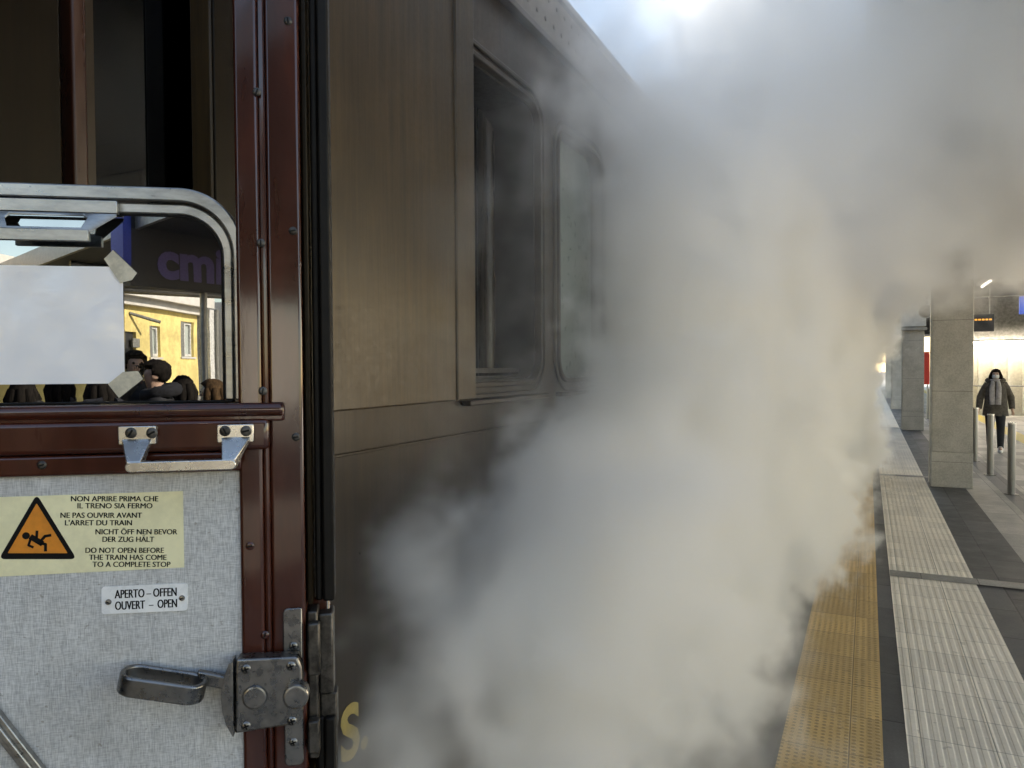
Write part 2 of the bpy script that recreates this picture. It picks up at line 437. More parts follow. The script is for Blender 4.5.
# window surrounds: raised double bead, reveal, pane
def surround(win, pane):
    a, b, c, d = win
    bm = B()
    plate(bm, rrect(a - .045, b + .045, c - .045, d + .045, .13), [rrect(a - .030, b + .030, c - .030, d + .030, .115)], WX + .0005, WX + .011, AX_yz(0))
    plate(bm, rrect(a - .012, b + .012, c - .012, d + .012, .097), [rrect(a + .004, b - .004, c + .004, d - .004, .081)], WX - .10, WX + .013, AX_yz(0))
    fr = obj('window_frame', bm, M['brown_low'], coach, bevel=.003)
    if pane == 'open':
        bm = B()
        plate(bm, rrect(a + .0045, b - .0045, c + .0045, d - .0045, .080), [rrect(a + .012, b - .012, c + .012, d - .012, .074)], WX - .18, WX - .012, AX_yz(0))
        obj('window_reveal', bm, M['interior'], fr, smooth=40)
        bm = B()
        plate(bm, rrect(a + .013, b - .013, c + .0, c + .045, .01), [rrect(a + .045, b - .045, c + .02, c + .03, .004)], WX - .085, WX - .060, AX_yz(0))
        obj('lowered_sash', bm, M['dark_steel'], fr, bevel=.003)
    else:
        bm = B(); bx(bm, WX - .05, WX - .042, a + .002, b - .002, c + .002, d - .002)
        obj('pane', bm, pane, fr, smooth=0)
    bm = B(); bx(bm, WX + .001, WX + .03, max(a - .03, pr + .003), b + .03, c - .062, c - .046) if b < 2.45 else bx(bm, WX + .001, WX + .03, a - .03, b + .03, c - .062, c - .046)
    obj('sill', bm, M['brown_low'], fr, bevel=.004)
    return fr
surround(w1, 'open'); surround(w2, M['frost'])
for wn_ in more: surround(wn_, M['dark_glass'])
# inside the open window: post, curtain rail, seat side, partition
bm = B()
lathe(bm, (WX - .20, on_x(487, 300, WX - .20).y, .63), (0, 0, 1), [(0, .035), (2.3, .035)], 24)
obj('interior_post', bm, mat('varnished_dark_wood', (.035, .02, .009), .3, var=.25, scale=10, stretch=(1, 1, .1), spec=.4), coach)
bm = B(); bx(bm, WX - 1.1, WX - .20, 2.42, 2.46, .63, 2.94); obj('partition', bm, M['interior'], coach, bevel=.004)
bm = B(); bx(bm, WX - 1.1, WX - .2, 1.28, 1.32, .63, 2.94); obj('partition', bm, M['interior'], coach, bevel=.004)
# cantrail with rivets, gutter, roof, end walls, floor
bm = B(); bx(bm, WX - .06, WX + .022, Y0, Y1, ZT + .001, 3.085)
ct = obj('cantrail', bm, M['cantrail'], coach, bevel=.006)
bm = B(); bx(bm, WX + .0, WX + .032, Y0, Y1, ZT - .012, ZT + .012)
obj('drip_strip', bm, M['brown_low'], coach, bevel=.003)
bm = B(); lathe(bm, (WX + .0215, 1.6, 3.045), (1, 0, 0), [(0, .0085), (.004, .0075), (.0065, .0035)], 10)
rv = obj('rivet', bm, M['cantrail'], ct)
for k in range(90):
    r2 = rv if k == 0 else rv.copy()
    if k: C.objects.link(r2)
    r2.location = Vector((WX + .0248, 1.45 + (k // 2) * .075 + (.03 if k % 2 else 0), 3.037 if k % 2 else 2.962)) - wloc(ct)
bm = B()
prof = [(WX + .035, 3.086), (WX + .035, 3.11), (WX - .12, 3.30), (WX - .45, 3.48), (WX - .95, 3.58), (-2.435, 3.62)]
prof = prof + [(-4.87 - x, z) for x, z in prof[::-1][1:]]
plate(bm, prof, [], Y0, Y1, lambda a, b, c: (a, c, b))
obj('roof', bm, M['roof'], coach, smooth=50)
bm = B(); bx(bm, -3.82, -3.76, Y0, Y1, ZB, 3.085); bx(bm, -3.76, WX - .061, Y0, Y0 + .05, ZB, 3.085); bx(bm, -3.76, WX - .061, Y1 - .05, Y1, ZB, 3.085)
obj('far_side', bm, M['brown_low'], coach, smooth=0)
bm = B(); bx(bm, -3.75, WX - .062, Y0 + .06, Y1 - .06, .55, .62); bx(bm, -3.75, WX - .7, Y0 + .06, Y1 - .06, 2.95, 3.0)
bx(bm, -2.25, -2.2, Y0 + .06, Y1 - .06, .621, 2.949)
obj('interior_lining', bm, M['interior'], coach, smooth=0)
bm = B(); bx(bm, -3.5, WX - .16, Y0 + .3, Y1 - .3, -.35, ZB - .002)
obj('underframe', bm, M['dark_steel'], coach, smooth=0)
bm = B(); bx(bm, WX - .02, WX + .20, DOOR_Y0, DOOR_Y1, -.02, .02); bx(bm, WX - .02, WX + .2, DOOR_Y0, DOOR_Y1, .30, .33)
obj('step_board', bm, M['dark_steel'], coach, bevel=.004)
for yy in (-6.5, -4.3, 19.0, 21.4):
    bm = B()
    for X in (-1.79, -3.08):
        lathe(bm, (X, yy, -.38), (1, 0, 0), [(0, .05), (.0, .44), (.07, .45), (.07, .47), (.1, .47), (.1, .05)], 28)
    tube(bm, [(-3.2, yy, -.38), (-1.6, yy, -.38)], .07)
    obj('wheelset', bm, M['dark_steel'], coach)
# painted letter on the lower side
pS = on_x(351, 757, WX)
T = Matrix.Translation((WX - .002, pS.y - .035, pS.z)) @ Matrix.Rotation(R(90), 4, 'Z')
bm = B(); text_into(bm, "S.", .118, T, depth=.001, bold=.03, width=.9)
obj('painted_lettering', bm, flat('yellow_letter_paint', (.50, .36, .09)), coach, smooth=0)

# ------------------------------------------------------------------ the open door: local x = towards the free edge, -y = towards the viewer, z up
A_D = R(90 - 54.3)
DU = Vector((math.cos(A_D), math.sin(A_D), 0)); DN = Vector((math.sin(A_D), -math.cos(A_D), 0))
e = EYE + ray(331, 366) * .75
P0 = Vector((e.x, e.y, 0))
TD = Matrix.Translation(P0) @ Matrix.Rotation(A_D, 4, 'Z')
def D(px, py, wv=0.0):           # door-plane coordinates (u, z) of a sight line, on the plane wv in front of the door face
    d = ray(px, py); q = P0 + DN * wv
    t = (q - EYE).dot(DN) / d.dot(DN); p = EYE + d * t
    return (p - P0).dot(DU), p.z
def U(px, py=384, wv=0): return D(px, py, wv)[0]
def Z(py, px=120, wv=0): return D(px, py, wv)[1]
HINGE = -(P0.x - (WX + .02)) / DU.x
dbx = lambda bm, u0, u1, w0, w1, z0, z1, mi=0: bx(bm, u0, u1, -w1, -w0, z0, z1, TD, mi)
AXD = lambda a, b, c: (a, -c, b)    # (u, z, w)
ZBOT, ZTOP = .34, 2.86
s0, s1, s2 = U(240), U(266), U(303)     # aperture edge, bead between the stiles, outer stile edge
apL = HINGE + .10
sill_z = Z(405)
bm = B()
# back leaf with the window aperture
ap_top = 2.72
plate(bm, [(HINGE, ZBOT), (s2, ZBOT), (s2, ZTOP), (HINGE, ZTOP)], [[(apL, sill_z), (s0, sill_z), (s0, ap_top), (apL, ap_top)]], -.042, -.006, AXD, TD)
# outer stile, inner stile, bead
dbx(bm, s1 + .003, s2, -.0055, .004, ZBOT + .002, ZTOP - .002)
dbx(bm, s0 - .001, s1 - .003, -.0055, .008, ZBOT + .003, ZTOP - .003)
dbx(bm, HINGE + .002, apL + .001, -.0055, .006, ZBOT + .003, ZTOP - .003)
door = obj('door', bm, M['maroon'], coach, bevel=.0035, segs=3)
door['label'] = 'inward face of the open maroon door with grey fabric lining'
dp = lambda name, bm, m, **k: obj(name, bm, m, door, **k)
bm = B(); tube(bm, [TD @ Vector((s1, -.003, ZBOT + .01)), TD @ Vector((s1, -.003, ZTOP - .01))], .0032, 10)
dp('stile_bead', bm, M['maroon'])
# rails under the window
bm = B()
zz = Z(404); z2 = Z(418)
tube(bm, [TD @ Vector((HINGE + .06, -.009, (zz + z2) / 2)), TD @ Vector((U(283, 410, .01), -.009, (zz + z2) / 2))], (zz - z2) / 2, 14)
dbx(bm, HINGE + .06, U(284, 410, .008), -.004, .010, Z(423), Z(406))
dp('sill_rail', bm, M['maroon'], bevel=.002)
bm = B()
dbx(bm, HINGE + .05, U(270, 435, .006), -.004, .013, Z(452), Z(420))
dp('upper_rail', bm, M['maroon'], bevel=.005, segs=3)
bm = B()
dbx(bm, HINGE + .05, s0 + .002, -.004, .0095, Z(473), Z(453))
dp('lower_rail', bm, M['maroon'], bevel=.003)
# free edge: rubber seal with ridges
bm = B()
zs = Z(606, 315)
for (a, b, w0, w1) in ((s2 + .001, s2 + .006, -.034, -.004), (s2 + .008, s2 + .016, -.038, -.016), (s2 + .016, 0.0, -.041, -.012)):
    if a < s2 + .004: continue
    dbx(bm, a, b, w0, w1, zs, ZTOP)
    dbx(bm, a, b, w0, w1, ZBOT, Z(725, 315))
dp('edge_seal', bm, M['rubber'], bevel=.0025)
bm = B(); dbx(bm, s2 + .0005, -.006, -.041, -.028, ZBOT + .01, zs + .0)
dp('edge_strip', bm, M['maroon'], bevel=.003)
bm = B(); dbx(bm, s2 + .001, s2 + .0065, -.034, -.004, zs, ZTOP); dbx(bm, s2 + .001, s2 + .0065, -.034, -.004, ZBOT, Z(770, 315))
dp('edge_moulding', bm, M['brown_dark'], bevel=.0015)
# grey woven lining
m, nt, b = new_mat('grey_woven_lining')
cr = coords(nt, -A_D)
va = coords(nt, -A_D, (130, 130, 1250)); vb = coords(nt, -A_D, (1300, 1300, 110)); vc = coords(nt, -A_D)
h1 = nz(nt, va, 1, 2, .5); h2 = nz(nt, vb, 1, 2, .5); cl = nz(nt, vc, 14, 5, .6)
mm_ = (h1 * .45 + h2 * .55 + (cl - .5) * .12)
weave = mixc(nt, mm_.sstep(.30, .68), (.355, .35, .345), (.67, .66, .645))
streak = nz(nt, coords(nt, -A_D, (16, 16, 3)), 1, 5, .65); blot = nz(nt, coords(nt, -A_D), 5, 5, .65); fleck = nz(nt, coords(nt, -A_D), 130, 2, .5)
grime = (streak.sstep(.5, .75) * .22 + blot.sstep(.48, .72) * .22 + fleck.sstep(.69, .73) * .5).min(.7)
nt.links.new(mixc(nt, grime, weave, (.20, .175, .14)), b.inputs['Base Color'])
b.inputs['Roughness'].default_value = .7
nt.links.new(bump(nt, h1 + h2, .25, .0006), b.inputs['Normal'])
M['lining'] = m
bm = B(); dbx(bm, HINGE + .05, s0 + .0005, -.0055, .0035, ZBOT + .03, Z(473.5))
dp('lining_panel', bm, M['lining'], bevel=.0015)
# ---- drop window: frame, pane, lifting handle
FW = -.012
fx, fz = U(243.5, 300, FW), Z(184, 60, FW)
x0w = HINGE + .115
bm = B()
def arch(u0, u1, z0, z1, r, n=16):
    pts = [(u0, z0), (u0, z1 - r)]
    pts += [(u0 + r - r * math.cos(R(90 * i / n)), z1 - r + r * math.sin(R(90 * i / n))) for i in range(1, n + 1)]
    pts += [(u1 - r + r * math.sin(R(90 * i / n)), z1 - r + r * math.cos(R(90 * i / n))) for i in range(n + 1)]
    pts += [(u1, z0)]
    return pts
def arch_band(bm, o, i, w0, w1):
    """n-shaped band between two arches"""
    plate(bm, o + i[::-1], [], w0, w1, AXD, TD)
zb = Z(402)
o1 = arch(x0w, fx, zb, fz, .060); i1 = arch(x0w + .010, fx - .0095, zb, fz - .0135, .051)
arch_band(bm, o1, i1, FW - .018, FW + .002)
i1b = arch(x0w + .0115, fx - .011, zb, fz - .0150, .0495); i2 = arch(x0w + .021, fx - .020, zb, fz - .0255, .041)
arch_band(bm, i1b, i2, FW - .018, FW - .0035)
dp('window_frame', bm, M['alu'], bevel=.0016, segs=2)
M['pane'] = glass_mat('half_mirror_window_glass', (.12, .13, .14), .27, .004, .02)
bm = B(); ip = arch(x0w + .019, fx - .018, zb, fz - .0235, .042)
plate(bm, ip, [], FW - .010, FW - .0062, AXD, TD)
dp('window_pane', bm, M['pane'], smooth=0)
bm = B()     # black gasket round the glass
i3 = arch(x0w + .0235, fx - .0222, zb, fz - .0278, .039)
arch_band(bm, i2, i3, FW - .016, FW - .0050)
dbx(bm, x0w + .01, fx - .012, FW - .018, FW - .002, Z(404.5), zb - .0003)
dp('window_gasket', bm, M['rubber'], bevel=.0008)
# lifting handle: top flange, two cheeks, bar
HW = -.008
hu1 = U(117, 205, HW); hz1, hz2 = Z(199, 60, HW), Z(212, 60, HW)
hw = .000
bz0, bz1 = Z(241, 60, hw), Z(229, 60, hw)
hb1 = U(89, 235, hw)
hc = U(47, 205, HW)           # handle centre, about the visible opening
hL = 2 * hc - hu1; hbL = 2 * hc - hb1
bm = B()
dbx(bm, hL, hu1, FW - .003, HW, hz2, hz1)
import itertools
W0 = HW + .0002
hole = [(-36.5, .04), (36.5, .04), (41, .32), (36.5, .93), (-36.5, .93), (-41, .32)]
cxh = 47
def hpt(px, t):                  # point on the sloping plate: px offset from the handle centre, t from flange to lip
    wv = W0 + (hw - W0) * t; z_ = hz2 + (bz1 + .001 - hz2) * t
    return (hc + (U(cxh + 20, 220, wv) - U(cxh, 220, wv)) / 20 * px, z_, wv)
top_w = (hu1 - hL) / 2
outer = [(hL, hz2, W0), (hu1, hz2, W0), (hb1, bz1, hw), (hbL, bz1, hw)]
for dz in (0, -.0035):
    vo = [bm.verts.new(TD @ Vector((a, -c, b + dz))) for a, b, c in outer]
    vi = [bm.verts.new(TD @ Vector((a, -c, b + dz))) for a, b, c in [hpt(*h) for h in hole]]
    for q in ((vo[0], vo[1], vi[1], vi[0]), (vo[1], vi[2], vi[1]), (vo[1], vo[2], vi[3], vi[2]), (vo[2], vo[3], vi[4], vi[3]), (vo[3], vi[5], vi[4]), (vo[3], vo[0], vi[5]), (vo[0], vi[0], vi[5])):
        bm.faces.new(q)
    if dz == 0: keep = (vo, vi)
    else:
        for A_, B_ in ((keep[0], vo), (keep[1], vi)):
            for k in range(len(A_)): bm.faces.new((A_[k], A_[(k + 1) % len(A_)], B_[(k + 1) % len(A_)], B_[k]))
dbx(bm, hbL, hb1, hw - .004, hw + .0015, bz0, bz1)
dp('window_lifting_handle', bm, M['alu'], bevel=.0008)
# ---- grab handle below the window
gx0, gx1 = U(119, 435, .014), U(254, 435, .014)
gz1, gz0 = Z(425, 190, .014), Z(443, 190, .014)
bm = B()
pw = U(157, 435, .014) - gx0
for a in (gx0, gx1 - pw): plate(bm, rrect(a, a + pw, gz0, gz1, .001, 2), [], .0125, .017, AXD, TD)
gb1, gb0 = Z(460, 190, .035), Z(470, 190, .035)
bu0, bu1 = U(128, 465, .035), U(236, 465, .035)
for a0, a1, b0_, b1_ in ((gx0 + .003, gx0 + pw - .004, bu0, bu0 + .012), (gx1 - .003, gx1 - pw + .004, bu1 - .0, bu1 - .012)):
    q = [(a0, .0165, gz1 - .012), (a1, .0165, gz1 - .012), (a1, .0165, gz0), (a0, .0165, gz0)]
    q2 = [(b0_, .040, gb1), (b1_, .040, gb1), (b1_, .036, gb0), (b0_, .036, gb0)]
    v = [bm.verts.new(TD @ Vector((u_, -w_, z_))) for u_, w_, z_ in q + q2]
    for f in ((0, 1, 2, 3), (7, 6, 5, 4), (0, 4, 5, 1), (1, 5, 6, 2), (2, 6, 7, 3), (3, 7, 4, 0)): bm.faces.new([v[i] for i in f])
plate(bm, rrect(bu0 - .001, bu1 + .001, gb0, gb1, .0045, 5), [], .028, .041, AXD, TD)
dp('grab_handle', bm, M['bright_alu'], bevel=.0015)
# ---- screws
def screw(px, py, wv, r=.0036, m='dark_steel', cross=False, name='screw'):
    u_, z_ = D(px, py, wv); bm = B(); p = TD @ Vector((u_, -wv, z_))
    lathe(bm, p, DN, [(0, r), (.0006, r), (.0016, r * .75), (.0019, r * .35)], 16)
    for ang in ((20, 110) if cross else (random.uniform(0, 180),)):
        c, s = math.cos(R(ang)), math.sin(R(ang)); L, W = r * .66, r * .17
        for f_ in range(1):
            q = [bm.verts.new(p + DN * .00205 + (DU * (a * c - b * s) + Vector((0, 0, a * s + b * c)))) for a, b in ((-L, -W), (L, -W), (L, W), (-L, W))]
            bm.faces.new(q).material_index = 1
    return dp(name, bm, [M[m], M['black']], recalc=False)
for px, py in ((131, 433), (152, 433), (225, 431), (246, 431)): screw(px, py, .0172, .0052)
for px, py, wv in ((288, 21, .004), (257, 92, .008), (293, 231, .004), (261, 243, .008), (296, 437, .004), (263, 391, .008), (42, 465, .0095), (250, 546, .008), (265, 635, .008)): screw(px, py, wv, .0042, 'maroon' if py > 500 else 'dark_steel')
# ---- warning label
M['label_yellow'] = mat('faded_yellow_label', (.86, .79, .50), .5, var=.05, scale=25)
M['orange'] = flat('warning_orange', (.72, .24, .02), .5)
LW = .0036
lu1, lz1 = D(183, 491, LW); lu0 = U(-6, 493, LW); lz0 = Z(572, 90, LW)
bm = B(); dbx(bm, lu0, lu1, LW, LW + .0004, lz0, lz1)
def poly(bm, pts, wv, mi):
    f = bm.faces.new([bm.verts.new(TD @ Vector((u_, -wv, z_))) for u_, z_ in pts]); f.material_index = mi
    return f
def tri_round(a, b, c, r):
    P = [Vector(a), Vector(b), Vector(c)]; out = []
    for i in range(3):
        p, q, n = P[i], P[i - 1], P[(i + 1) % 3]
        d1 = (q - p).normalized(); d2 = (n - p).normalized()
        for k in range(6):
            t = k / 5; s1_ = p + d1 * r * 2; e1_ = p + d2 * r * 2
            out.append(tuple((1 - t) ** 2 * s1_ + 2 * t * (1 - t) * p + t * t * e1_))
    return out
poly(bm, tri_round(D(-1, 559, LW), D(77, 559, LW), D(37, 494, LW), .003), LW + .0006, 1)
poly(bm, tri_round(D(8, 553, LW), D(68, 553, LW), D(37, 503, LW), .0006), LW + .0008, 2)
# falling figure
def bar(pts, wd):
    pts = [Vector(D(x, y, LW)) for x, y in pts]
    for a, b in zip(pts, pts[1:]):
        n = (b - a).normalized(); s = Vector((-n.y, n.x)) * wd
        poly(bm, [tuple(a - s - n * wd * .5), tuple(b - s + n * wd * .5), tuple(b + s + n * wd * .5), tuple(a + s - n * wd * .5)], LW + .0010, 1)
hc_ = Vector(D(26.5, 535.5, LW))
poly(bm, [tuple(hc_ + Vector((math.cos(2 * math.pi * k / 16), math.sin(2 * math.pi * k / 16))) * .0034) for k in range(16)], LW + .0010, 1)
bar([(32, 537), (42, 543)], .0026)
bar([(37, 538), (37.5, 531)], .0012)
bar([(31, 539), (29, 545), (33.5, 547)], .0011)
bar([(41, 541), (45.5, 536), (51, 535)], .0013)
bar([(40, 543), (46, 544), (46, 550.5)], .0013)
def line(s, x0, x1, yb, h=7.2):
    a = D(x0, yb, LW); b_ = D(x1, yb, LW); hh = h / F * .72
    cu = bpy.data.curves.new("m", 'FONT'); cu.body = s; cu.size = 1
    o = bpy.data.objects.new("m", cu); C.objects.link(o); bpy.context.view_layer.update()
    wd = o.dimensions.x * hh / .70; bpy.data.objects.remove(o); bpy.data.curves.remove(cu)
    ang = math.atan2(b_[1] - a[1], b_[0] - a[0])
    Tm = TD @ Matrix.Translation((a[0], -(LW + .0007), a[1])) @ Matrix.Rotation(-ang, 4, 'Y')
    for q in (0, .07 * hh): text_into(bm, s, hh, Tm @ Matrix.Translation((q, -q * .02, 0)), 1, depth=.0, width=(b_[0] - a[0]) / wd * .99)
for s, x0, x1, yb in (("NON APRIRE PRIMA CHE", 70.5, 158.5, 501.5), ("IL TRENO SIA FERMO", 77, 152.5, 508.5), ("NE PAS OUVRIR AVANT", 60, 142, 518),
                      ("L'ARRET DU TRAIN", 64.5, 132, 525.5), ("NICHT ÖFF NEN BEVOR", 95, 177.5, 534.5), ("DER ZUG HÄLT", 102, 154, 542),
                      ("DO NOT OPEN BEFORE", 85, 164, 553), ("THE TRAIN HAS COME", 89, 167, 560), ("TO A COMPLETE STOP", 92.5, 171, 567)):
    line(s, x0, x1, yb - .3, 5.3)
dp('warning_label', bm, [M['label_yellow'], M['black'], M['orange']], smooth=0, recalc=False)
# ---- OPEN plate
M['enamel'] = mat('white_enamel', (.86, .85, .84), .3, var=.04, scale=20)
bm = B()
a = D(102, 614, LW); b_ = D(188, 610, LW); top = D(188, 583, LW)[1]
ang = math.atan2(b_[1] - a[1], b_[0] - a[0]); wd = b_[0] - a[0]; hh = top - b_[1]
TP = TD @ Matrix.Translation((a[0], -LW, a[1])) @ Matrix.Rotation(-ang, 4, 'Y')
plate(bm, rrect(0, wd, 0, hh, .003, 5), [], 0, .0012, AXD, TP, 0)
for s, fx0, fx1, fz in (("APERTO – OFFEN", .15, .88, .56), ("OUVERT  –  OPEN", .15, .88, .14)):
    cu = bpy.data.curves.new("m", 'FONT'); cu.body = s; o = bpy.data.objects.new("m", cu); C.objects.link(o); bpy.context.view_layer.update()
    k = o.dimensions.x; bpy.data.objects.remove(o); bpy.data.curves.remove(cu)
    h_ = hh * .31
    for q in (0, .035 * h_, .07 * h_): text_into(bm, s, h_, TP @ Matrix.Translation((wd * fx0 + q, -.0014 - q * .02, hh * fz)), 1, depth=0, width=wd * (fx1 - fx0) / (k * h_ / .7) * .98)
dp('instruction_plate', bm, [M['enamel'], M['black']], smooth=0, recalc=False)
screw(108.5, 602, LW + .0012, .0028, 'steel'); screw(182, 598, LW + .0012, .0028, 'steel')
# ---- lock: long plate on the stile, case, knobs, curved cover, lever
bm = B(); k0, k1 = U(284, 690, .006), U(303, 690, .006)
plate(bm, rrect(k0, k1, Z(765, 293, .006), Z(608, 293, .006), .005, 5, (1, 1, 0, 1)), [], .0042, .0075, AXD, TD)
dp('lock_plate', bm, M['steel'], bevel=.001)
bm = B(); LC = .026
c0, c1 = U(234, 690, LC), U(302, 690, LC)
cz1, cz0 = Z(658, 270, LC), Z(731, 270, LC)
plate(bm, [(c0, cz0 - .000), (c1 - .006, cz0 + .004), (c1, cz0 + .012), (c1, cz1 - .012), (c1 - .004, cz1 - .001), (c0 + .002, cz1 + .001), (c0 + .001, cz0 + .03)], [], .0078, LC, AXD, TD)
dp('lock_case', bm, M['steel'], bevel=.0022, segs=3)
bm = B()
zc = (cz0 + cz1) / 2; hh = (cz1 - cz0) / 2
outl = [(c0 - .0005 + .000, zc + hh * t) for t in (1, .5, 0, -.5, -1.04)]
outl += [(c0 - .003 - .0085 * (1 - t * t) + (.001 if t == -1.04 else 0), zc + hh * t) for t in (-1.04, -.7, -.35, 0, .35, .7, .95)]
plate(bm, outl, [], .010, LC + .003, AXD, TD)
dp('lock_cover', bm, M['steel'], bevel=.0015)
for px, py, r in ((255, 697, .0119), (297, 692, .0122)):
    u_, z_ = D(px, py, LC); bm = B(); kw = LC + (.010 if px > 280 else .0)
    lathe(bm, TD @ Vector((u_, -LC + .002, z_)), DN, [(0, r * 1.02), (.003 + kw - LC, r), (.0045 + kw - LC, r * .93), (.005 + kw - LC, r * .8)], 32)
    dp('lock_knob', bm, M['steel'], smooth=14)
for px, py in ((246, 669), (291, 666), (246, 726), (292, 721)): screw(px, py, LC, .0046, 'steel', True)
for px, py in ((293.5, 646), (293.5, 742)): screw(px, py, .0075, .0042, 'steel', True)
# striker and keeper on the door edge
bm = B()
e0 = s2 + .001
dbx(bm, e0, e0 + .010, -.030, -.002, Z(760, 315), Z(612, 315))
dbx(bm, e0 + .010, -.002, -.042, -.012, Z(700, 320), Z(618, 320)); dbx(bm, e0 + .010, .001, -.040, -.02, Z(740, 320), Z(702, 320))
dbx(bm, e0 + .0005, e0 + .012, -.001, .012, Z(748, 318), Z(716, 318)); dbx(bm, e0 + .001, e0 + .013, -.001, .010, Z(672, 318), Z(620, 318))
dp('lock_keeper', bm, M['dark_steel'], bevel=.002)
# lever: neck and long loop handle
bm = B(); LV = .022
q0 = D(221, 687, LV); q1 = D(196, 681, LV)
plate(bm, [(q0[0] + .006, q0[1] - .006), (q0[0] + .006, q0[1] + .007), (q1[0], q1[1] + .008), (q1[0], q1[1] - .006)], [], LV - .012, LV - .004, AXD, TD)
pa = Vector(D(131, 676, LV)); pb_ = Vector(D(207, 687, LV))
ax = (pb_ - pa).normalized(); L = (pb_ - pa).length
# loop seen slightly from above: a stadium ring lying in the plane (door axis, outwards)
angl = math.atan2(ax.y, ax.x)
TL = TD @ Matrix.Translation((pa.x, 0, pa.y)) @ Matrix.Rotation(-angl, 4, 'Y') @ Matrix.Rotation(R(4), 4, 'X')
def stadium(x0_, x1_, c, r, n=14):
    pts = [(x1_ - r + r * math.sin(R(180 * i / n)), c + r * math.cos(R(180 * i / n))) for i in range(n + 1)]
    pts += [(x0_ + r - r * math.sin(R(180 * i / n)), c - r * math.cos(R(180 * i / n))) for i in range(n + 1)]
    return pts
plate(bm, stadium(-.009, L, LV + .004, .0155), [stadium(-.004, L - .005, LV + .004, .0105)], -.0095, .0095, lambda a, b, c: (a, -b, c), TL)
dp('lock_lever', bm, M['steel'], bevel=.0018)
# diagonal window strap bar in the lower corner of the lining
bm = B()
d0, d1 = Vector(D(-30, 690, .01)), Vector(D(48, 790, .01))
n = (d1 - d0).normalized(); s = Vector((-n.y, n.x)) * .0075
plate(bm, [tuple(d0 - s), tuple(d1 - s), tuple(d1 + s), tuple(d0 + s)], [], .0038, .011, AXD, TD)
s3 = s * .35
plate(bm, [tuple(d0 - s3), tuple(d1 - s3), tuple(d1 + s3), tuple(d0 + s3)], [], .011, .014, AXD, TD)
dp('diagonal_bar', bm, M['alu'], bevel=.0012)

# ---- paper sheet taped over the pane
paper = thing('paper_sheet', TD @ Vector((U(40), .0, Z(383))), 'blank white paper sheet taped across the door window glass', 'paper')
PW = FW - .0058
m, nt, b = new_mat('white_paper_in_film')
v = coords(nt); b.inputs['Base Color'].default_value = (.86, .85, .88, 1); b.inputs['Roughness'].default_value = .5
b.inputs['Coat Weight'].default_value = .7; b.inputs['Coat Roughness'].default_value = .06; b.inputs['Coat IOR'].default_value = 1.8
wr = nz(nt, coords(nt, -A_D, (1, 1, 1.6)), 60, 5, .66, 1.6)
bn = bump(nt, wr, .22, .0010); nt.links.new(bn, b.inputs['Coat Normal'])
M['paper'] = m
pu1, pz1 = D(123, 267, PW); pu0 = U(-40, 300, PW); pz0 = Z(384, 60, PW)
bm = B()
n_ = 12
rows = []
for j in range(n_ + 1):
    rows.append([bm.verts.new(TD @ Vector((pu0 + (pu1 - pu0) * i / n_, -(PW + .0006 + .0005 * math.sin(i * 1.1) * math.sin(j * .9)), pz0 + (pz1 - pz0) * j / n_))) for i in range(n_ + 1)])
for j in range(n_):
    for i in range(n_): bm.faces.new((rows[j][i], rows[j][i + 1], rows[j + 1][i + 1], rows[j + 1][i]))
o = obj('sheet', bm, M['paper'], paper, smooth=180, recalc=False)
M['tape'] = mat('masking_tape', (.62, .55, .42), .55, var=.12, scale=60)
for pts in (((104, 259), (113, 250), (137, 273), (132, 280), (120, 283)), ((108, 384), (123, 372), (138, 371), (143, 379), (119, 398))):
    bm = B(); plate(bm, [D(x, y, PW + .002) for x, y in pts], [], PW + .0015, PW + .0021, AXD, TD)
    obj('tape', bm, M['tape'], paper, smooth=0)

# ------------------------------------------------------------------ station on the right: canopy, pillars, bollards
M['pillar'] = stone_slabs('travertine_cladding', (.36, .335, .295), 3, 3, 0)
def pillar_mat():
    m, nt, b = new_mat('speckled_stone_cladding'); v = coords(nt)
    n1 = nz(nt, v, 3, 6, .65); n2 = nz(nt, v, 55, 5, .65)
    x, y, z = xyz(nt, v); j = ((z / 1.0 - .36).fract() - .5).abs().sstep(.495, .498)
    c = mixc(nt, (n1 * .5 + n2 * .5).sstep(.36, .64), (.37, .35, .31), (.55, .52, .47))
    nt.links.new(mixc(nt, j * .7, c, (.1, .09, .08)), b.inputs['Base Color']); b.inputs['Roughness'].default_value = .42
    nt.links.new(bump(nt, n2 - j, .15, .003), b.inputs['Normal'])
    return m
M['pillar'] = pillar_mat()
M['canopy'] = mat('dark_canopy_paint', (.055, .055, .06), .7, var=.15)
M['metal_grey'] = mat('grey_metal', (.36, .36, .35), .45, .6, var=.1)
M['white_metal'] = mat('white_painted_metal', (.68, .68, .67), .4, var=.06)
CAN = 3.95
can = thing('platform_canopy', (4, 30, CAN), 'dark station canopy over the platform, half lost in steam', 'canopy')
bm = B(); bx(bm, .05, 12.0, 1.1, 70, CAN, CAN + .28)
obj('roof_slab', bm, M['canopy'], can, smooth=0)
bm = B(); bx(bm, -.02, .048, 1.1, 70, CAN - .22, CAN + .34); bx(bm, .05, 12, 1.03, 1.098, CAN - .22, CAN + .34)
obj('fascia', bm, M['canopy'], can, smooth=0)
for i in range(11):
    y = 5 + i * 5.0
    bm = B(); bx(bm, .049, 12, y - .12, y + .12, CAN - .30, CAN - .001)
    obj('cross_beam', bm, M['canopy'], can, smooth=0)
PIL = [(1.07, 12.3), (1.07, 22.35), (1.07, 32.4), (1.07, 42.4)]
PL = ['stone clad platform pillar nearest the camera, beside the bollards', 'second stone clad pillar, carrying the round loudspeaker', 'third stone clad pillar, pale in the steam', 'farthest stone clad pillar, almost lost in the steam']
